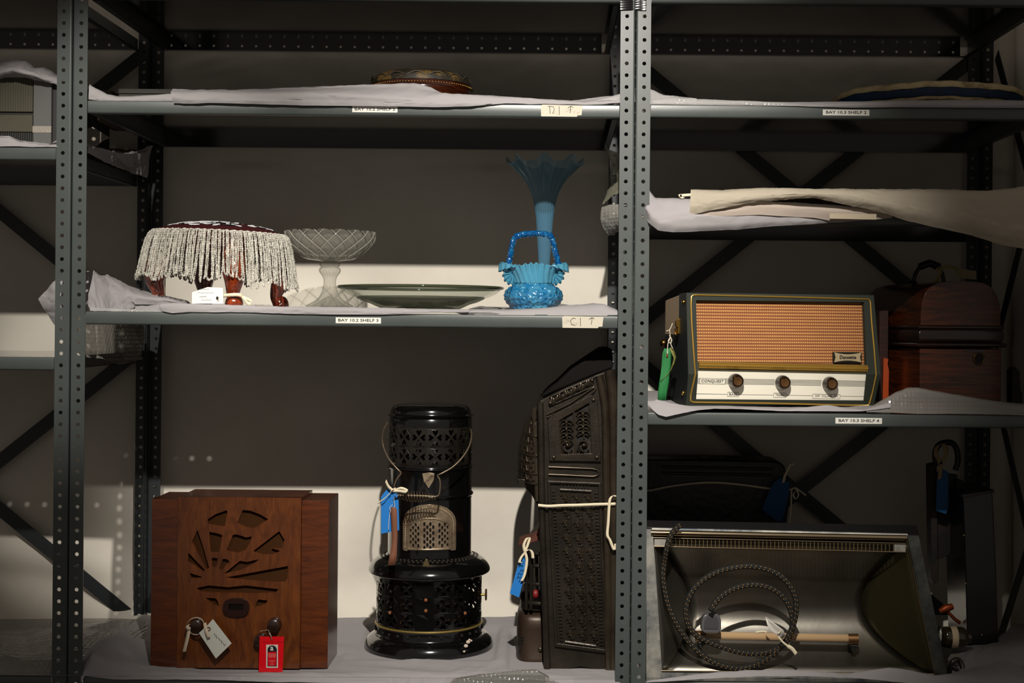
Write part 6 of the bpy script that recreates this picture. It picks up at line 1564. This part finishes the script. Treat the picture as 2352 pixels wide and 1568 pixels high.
# ---- black case behind the fire, with string and blue tag
KY = .45
bc_ = thing('black_case', 'black ribbed case tied with cream string behind the electric fire', 'case', (W(1650, 1200, KY).x, KY+.08, ZBF))
m = MB(); m.prism(XZ([(1400, 1052), (1600, 1055), (1780, 1058), (1795, 1062), (1803, 1072), (1806, 1085), (1812, 1100), (1812, 1165), (1806, 1210), (1806, 1450), (1400, 1450)], KY), KY, KY+.13); m.build('body', mat('black_leather', (15, 13, 14), .5, bump=(60, .6, 'cell')), bc_, bevel=.006)
m = MB()
for y in (1072, 1086): m.tube([W(1520, y, KY-.002), W(1775, y+5, KY-.002)], .0035, 8)
m.build('front_rib', mat('black_rib', (24, 22, 24), .3), bc_, smooth=60)
m = MB(); m.prism(XZ([(1612, 1048), (1628, 1048), (1629, 1057), (1611, 1057)], KY), KY+.02, KY+.05); m.prism(XZ([(1654, 1050), (1664, 1050), (1665, 1058), (1653, 1058)], KY), KY+.02, KY+.05); m.build('handle_lug', BLKP, bc_)
sg = thing('string', 'cream string stretched across the black case behind the electric fire', 'string', W(1650, 1125, KY-.02))
m = MB(); m.ribbon(spline([W(x, y, KY-.010) for x, y in ((1430, 1130), (1487, 1127), (1540, 1117), (1600, 1109.5), (1650, 1108.5), (1710, 1114), (1760, 1121), (1808, 1125), (1826, 1121), (1838, 1128), (1852, 1138))], 6), .0055, Vector((0, -.3, 1)))
m.ribbon(spline([W(x, y, KY-.012) for x, y in ((1818, 1122), (1817, 1160), (1814, 1200), (1814, 1240))], 5), .004, Vector((1, 0, 0)))
m.ribbon(spline([W(x, y, KY-.014) for x, y in ((1828, 1122), (1834, 1135), (1828, 1146), (1822, 1136), (1828, 1128))], 5), .004, Vector((1, 0, .3)))
m.build('cord', RIB, sg, smooth=60, recalc=False, solid=.0008)
b3 = thing('card_tag', 'blue card tag at the right end of the black case behind the fire', 'tag', W(1780, 1195, KY-.03))
MB().prism(XZ([(1778, 1108), (1792, 1097), (1813, 1108), (1812, 1135), (1797, 1196), (1784, 1196), (1750, 1170), (1768, 1125)], KY-.03), KY-.03, KY-.0292).build('card', mat('shaded_blue_card', (10, 74, 122), .7), b3)  # darker copy of the blue card, shade put into the colour
m = MB(); m.ribbon(spline([W(x, y, KY-.035) for x, y in ((1799, 1108), (1803, 1092), (1810, 1078), (1818, 1064), (1822, 1068))], 5), .007, Vector((1, 0, .3))); m.build('tape', RIB, b3, smooth=60, recalc=False, solid=.0008)

# ---- things at the far right
HYR = .22
tb = thing('tall_heater', 'tall black metal heater box standing at the right end of the bottom shelf', 'heater', (W(2255, 1480, HYR).x, HYR+.09, ZBF))
m = MB(); m.prism(XZ([(2213, 1138), (2280, 1128), (2288, 1300), (2294, 1480), (2222, 1478), (2217, 1300)], HYR), HYR, HYR+.16); m.build('body', mat('black_japanned', (14, 13, 14), .3, coat=.3), tb, bevel=.003)
m = MB(); m.prism(XZ([(2208, 1136), (2282, 1124), (2283, 1130), (2210, 1143)], HYR), HYR-.006, HYR+.165); m.build('top_plate', BLKP, tb, bevel=.001)
for x, y in ((2214, 1229), (2218, 1340), (2255, 1458)): mm = MB(); mm.ball(W(x, y, HYR-.002), .0026, .002, .0026, 8, 5); mm.build('bright_screw', CHR, tb, smooth=60)
lf = thing('iron_stand', 'dark slender iron frame with looped handle between fire and tall black heater', 'frame', (W(2165, 1460, .32).x, .34, ZBF))
m = MB(); m.prism(XZ([(2136, 1068), (2152, 1064), (2156, 1335), (2145, 1342), (2140, 1330)], .32), .32, .36); m.prism(XZ([(2196, 1100), (2214, 1104), (2216, 1480), (2200, 1470)], .32), .32, .36)
m.prism(XZ([(2152, 1085), (2200, 1090), (2200, 1230), (2180, 1275), (2152, 1285)], .34), .34, .36); m.build('frame', mat('rusty_black_iron', (22, 17, 15), .6, var=(12, (52, 34, 24), .5, .7)), lf, bevel=.002)
m = MB(); m.tube(spline([W(x, y, .32) for x, y in ((2150, 1070), (2148, 1040), (2156, 1022), (2172, 1016), (2188, 1018), (2198, 1034), (2200, 1060), (2194, 1080))], 5), .007, 8); m.build('loop_handle', BLKP, lf, smooth=60)
b4 = thing('card_tag', 'blue card tag hanging in the dark left of the tall black heater', 'tag', W(2165, 1180, .29))
MB().prism(XZ([(2154, 1082), (2164, 1076), (2178, 1084), (2178, 1165), (2173, 1180), (2150, 1172), (2152, 1100)], .29), .29, .2908).build('card', mat('shaded_blue_card', (10, 74, 122), .7), b4)  # blue card again, the dark corner's shade mixed into its colour
m = MB(); m.ribbon(spline([W(x, y, .285) for x, y in ((2158, 1100), (2160, 1080), (2158, 1058), (2150, 1044), (2152, 1026), (2166, 1020), (2174, 1036), (2168, 1054), (2160, 1066))], 5), .010, Vector((1, 0, .3))); m.build('tape', mat('dim_tape', (150, 128, 90), .85), b4, smooth=60, recalc=False, solid=.0008)
m = MB(); p = W(2172, 1396, .26); m.tube([p+Vector((-.014, 0, -.008)), p+Vector((0, -.002, 0)), p+Vector((.016, 0, .004))], [.006, .010, .007], 12); m.tube([p+Vector((.0, .0, -.004)), p+Vector((.022, 0, -.026)), p+Vector((.034, 0, -.034))], .004, 8)
tag(m.build('brass_fitting', mat('orange_brass_fitting', (150, 66, 26), .45, .6), smooth=50), 'reddish brass fitting low down between fire and tall black heater', 'fitting')
jr = thing('glass_jar', 'small dark jar lying on its side with a pale label band', 'jar', W(2190, 1490, .16))
p = W(2192, 1463, .16); m = MB(); rows = [[(p.x+dx, p.y+r*math.cos(TAU*j/28), p.z+r*math.sin(TAU*j/28)) for j in range(28)] for dx, r in ((-.030, .0001), (-.030, .016), (-.027, .021), (-.020, .0235), (.018, .0235), (.024, .020), (.028, .014), (.036, .013), (.036, .0001))]
m.grid(rows, closeu=True); m.build('body', mat('dark_olive_glass', (48, 42, 26), .12, coat=.5), jr, smooth=40)
rows = [[(p.x+dx, p.y+.0240*math.cos(TAU*j/28), p.z+.0240*math.sin(TAU*j/28)) for j in range(28)] for dx in (-.010, .004)]
m = MB(); m.grid(rows, closeu=True); m.build('label_band', mat('cream_band', (206, 184, 150), .7), jr, smooth=60, recalc=False)
m = MB(); c = W(2196, 1532, .09); m.tube([c+Vector((.014*math.cos(TAU*i/28), .004*math.sin(TAU*i/14), .017*math.sin(TAU*i/28))) for i in range(28)], .0055, 10, closed=True); m.tube([c+Vector((-.010, -.002, .004)), c+Vector((0, -.006, -.004)), c+Vector((.010, -.002, -.012))], .0045, 8)
tag(m.build('metal_ring', mat('dark_steel_ring', (84, 80, 76), .35, .8), smooth=60), 'dark metal ring at the bottom right corner, below the small jar', 'ring')
m = MB(); m.prism(XZ([(2176, 1514), (2184, 1502), (2204, 1500), (2222, 1522), (2196, 1530)], .11), .11, .111); tag(m.build('card_tag', mat('grey_card_tag', (130, 124, 116), .8)), 'pale card tag behind the dark metal ring at bottom right', 'tag')
rows = [
 [(1484, 1566, .0), (1560, 1562, -.006), (1660, 1556, -.010), (1760, 1552, -.012), (1860, 1552, -.012), (1960, 1556, -.012), (2060, 1566, -.01), (2180, 1576, -.01), (2300, 1580, -.01), (2440, 1584, -.01)],
 [(1488, 1562, .004), (1560, 1552, .006), (1640, 1544, .006), (1720, 1538, .005), (1790, 1538, .004), (1860, 1540, .004), (1950, 1546, .004), (2040, 1534, .004), (2080, 1538, .004), (2140, 1550, .006), (2200, 1552, .02), (2300, 1552, .02), (2440, 1560, .0)],
 [(1490, 1563, .012), (1560, 1556, .016), (1640, 1548, .018), (1720, 1541, .018), (1790, 1541, .018), (1860, 1543, .018), (1950, 1549, .018), (2040, 1538, .018), (2100, 1545, .02), (2160, 1552, .03), (2210, 1538, .07), (2300, 1520, .08), (2440, 1530, .06)]]
sheet('tissue_sheet', 'white tissue bunched along the front foot of the electric fire', 'tissue paper', rows, 160, 8, .0018, 10, TISSUE, 91, smooth=28)
rows = [
 [(2186, 1552, .07), (2230, 1544, .06), (2300, 1536, .06), (2360, 1530, .06), (2440, 1530, .06)],
 [(2190, 1512, .14), (2230, 1500, .14), (2280, 1486, .14), (2360, 1476, .14), (2440, 1474, .14)],
 [(2200, 1488, .21), (2240, 1484, .205), (2290, 1478, .20), (2320, 1468, .22), (2360, 1460, .24), (2440, 1456, .24)],
 [(2296, 1470, .30), (2320, 1440, .40), (2340, 1432, .46), (2380, 1428, .5), (2440, 1424, .5)]]
sheet('tissue_sheet', 'white tissue heaped round the foot of the tall black heater', 'tissue paper', rows, 60, 9, .004, 9, TISSUE, 95, smooth=24)

# ================================================================ left bay
ZL2 = ZE+.366
lb = thing('slatted_box', 'pale slatted wooden box stack under crumpled tissue in the left bay', 'box', (W(30, 330, .05).x, .2, ZL2))
BXW = mat('pale_board', (84, 80, 66), .8, var=(3, (72, 68, 54), .4, .6)); GRB = mat('grey_cloth_board', (92, 92, 90), .85)
xr_ = W(75, 250, .05).x; xl_ = -1.62
zz = lambda y: W(60, y, .05).z
m = MB(); m.box(xl_, xr_, .05, .40, zz(257), zz(178)); m.build('upper_box', BXW, lb, bevel=.0015)
m = MB()
for i in range(38): x = xr_-.004-i*.0055; m.box(x-.0018, x, .0488, .05, zz(256), zz(179))
m.build('fluting', BXW, lb)['kind'] = 'stuff'
m = MB(); m.box(xl_, xr_, .05, .40, zz(303), zz(264)); m.build('lower_box', BXW, lb, bevel=.0015)
m = MB(); m.box(xl_, xr_-.001, .055, .40, zz(264), zz(257)); m.build('dark_gap_board', mat('dark_strip', (44, 42, 38), .8), lb)
m = MB(); m.box(xl_, xr_-.001, .055, .40, ZL2+.002, zz(303))
for i in range(40): x = xr_-.003-i*.0048; m.box(x-.0028, x, .051, .055, ZL2+.004, zz(304))
m.build('ribbed_base', mat('black_ribbed_board', (40, 38, 36), .7), lb)
m = MB(); xa, xb = W(76, 250, .045).x, W(118, 250, .045).x; m.box(xa, xb, .045, .42, ZL2+.001, zz(184)); gsp = m.build('grey_end_board', GRB, lb, bevel=.002)
m = MB(); m.box(xa-.0005, xb+.0005, .0440, .0455, zz(305), zz(290)); m.build('tape_band', mat('shiny_tape', (150, 142, 132), .3, bump=(120, .6, 'noise')), gsp)
m = MB(); m.box(xb+.001, xb+.010, .052, .42, ZL2+.001, zz(192)); m.build('black_end_board', BLKP, lb)
rows = [
 [(-40, 180, .06), (0, 178, .04), (30, 172, .03), (60, 176, .03), (78, 183, .03), (100, 186, .03), (124, 192, .03), (140, 200, .04), (160, 206, .06)],
 [(-40, 160, .03), (0, 166, .02), (30, 160, .01), (55, 168, .01), (78, 172, .01), (100, 180, .02), (120, 182, .03), (140, 186, .04), (160, 196, .06)],
 [(-40, 150, .05), (0, 150, .05), (24, 152, .03), (50, 152, .03), (72, 162, .03), (92, 162, .04), (112, 168, .05), (132, 176, .06), (160, 190, .08)],
 [(-40, 140, .12), (0, 141, .12), (30, 138, .11), (64, 139, .12), (80, 156, .1), (100, 155, .11), (120, 164, .12), (140, 178, .14), (160, 190, .14)],
 [(-40, 150, .3), (30, 150, .3), (64, 156, .3), (100, 166, .3), (160, 196, .3)]]
sheet('tissue_heap', 'crumpled tissue lying on top of the slatted box in the left bay', 'tissue paper', rows, 90, 10, .005, 10, TISSUE, 101, smooth=20)
rows = [
 [(-40, 336, -.003), (0, 336, -.003), (40, 336, -.003), (90, 337, -.003), (134, 337, -.002), (170, 337, .035), (206, 337, .04)],
 [(-40, 322, .01), (0, 314, .006), (20, 312, .006), (44, 322, .01), (80, 326, .01), (110, 330, .01), (130, 330, .01), (170, 332, .045), (206, 332, .05)],
 [(-40, 330, .04), (0, 320, .03), (30, 322, .03), (60, 330, .03), (110, 334, .03), (132, 322, .03), (170, 330, .06), (206, 330, .07)],
 [(-40, 340, .3), (60, 340, .3), (206, 346, .3)]]
sheet('tissue_sheet', 'white tissue under the slatted box along the left bay shelf edge', 'tissue paper', rows, 90, 8, .0020, 16, TISSUE, 103, smooth=24)
# tissue and folded board at the right end of that shelf (seen behind the post)
rows = [
 [(200, 350, .08), (240, 372, .2), (290, 392, .34), (320, 402, .46), (336, 408, .54)],
 [(204, 334, .08), (232, 342, .16), (262, 360, .26), (300, 380, .40), (330, 376, .5), (346, 350, .56)],
 [(206, 340, .12), (240, 344, .2), (280, 350, .3), (310, 350, .42), (330, 340, .5), (350, 334, .56)],
 [(150, 342, .2), (220, 350, .3), (280, 356, .4), (310, 362, .5), (340, 372, .57)]]
G = sheetmesh(rows, 60, 10, .006, 11, 107)
m = MB(); m.grid(G); tag(m.build('tissue_heap', TISSUE, smooth=20, recalc=False), 'crumpled tissue spilling over the right end of the upper left-bay shelf', 'tissue paper')
m = MB(); m.prism(XZ([(190, 300), (212, 291), (252, 316), (236, 322), (214, 340), (190, 346)], .12), .12, .124); tag(m.build('folded_board', mat('grey_folded_board', (132, 124, 112), .85)), 'folded grey card standing behind the left front post', 'card')
m = MB(); m.box(W(205, 330, .44).x, W(300, 330, .44).x, .46, .54, ZL2+.002, W(240, 322, .3).z); tag(m.build('cardboard_box', mat('brown_low_box', (100, 84, 62), .85), bevel=.001), 'low brown carton at the right end of the upper left-bay shelf', 'box')
m = MB(); rows = [[(-30+j*18, y_, .2+.01*i) for j in range(9)] for i, y_ in enumerate((800, 806))]
# bottom left: bubble wrap sheet with a fold of grey film
rows = [
 [(-60, 1553, -.004), (0, 1553, -.004), (60, 1553, -.004), (118, 1554, -.004), (190, 1556, -.002), (300, 1560, .0)],
 [(-60, 1545, .01), (0, 1542, .01), (60, 1546, .01), (118, 1546, .012), (190, 1546, .02), (300, 1550, .02)],
 [(-60, 1515, .08), (0, 1500, .08), (60, 1510, .08), (118, 1505, .08), (190, 1498, .1), (300, 1500, .1)],
 [(-60, 1480, .22), (0, 1470, .22), (60, 1476, .22), (118, 1468, .22), (190, 1456, .24), (300, 1450, .26), (336, 1450, .28)],
 [(-60, 1450, .42), (0, 1446, .42), (60, 1446, .42), (118, 1442, .42), (190, 1432, .42), (260, 1424, .42), (300, 1422, .42), (338, 1424, .44)],
 [(-60, 1452, .56), (0, 1450, .56), (60, 1448, .56), (118, 1448, .56), (190, 1438, .56), (338, 1436, .56)]]
G = sheetmesh(rows, 130, 10, .0045, 6, 111)
for r in G:
    for p in r: p.z = max(p.z, ZBF+.002)
m = MB(); m.grid(G); tag(m.build('bubble_wrap', thinmat('dull_bubble_wrap', (150, 146, 140), .30, .16, (.85, .84, .83), bump=(85, 1.0, 'cell')), smooth=60, recalc=False), 'wide grey bubble wrap sheet on the bottom shelf of the left bay', 'bubble wrap')
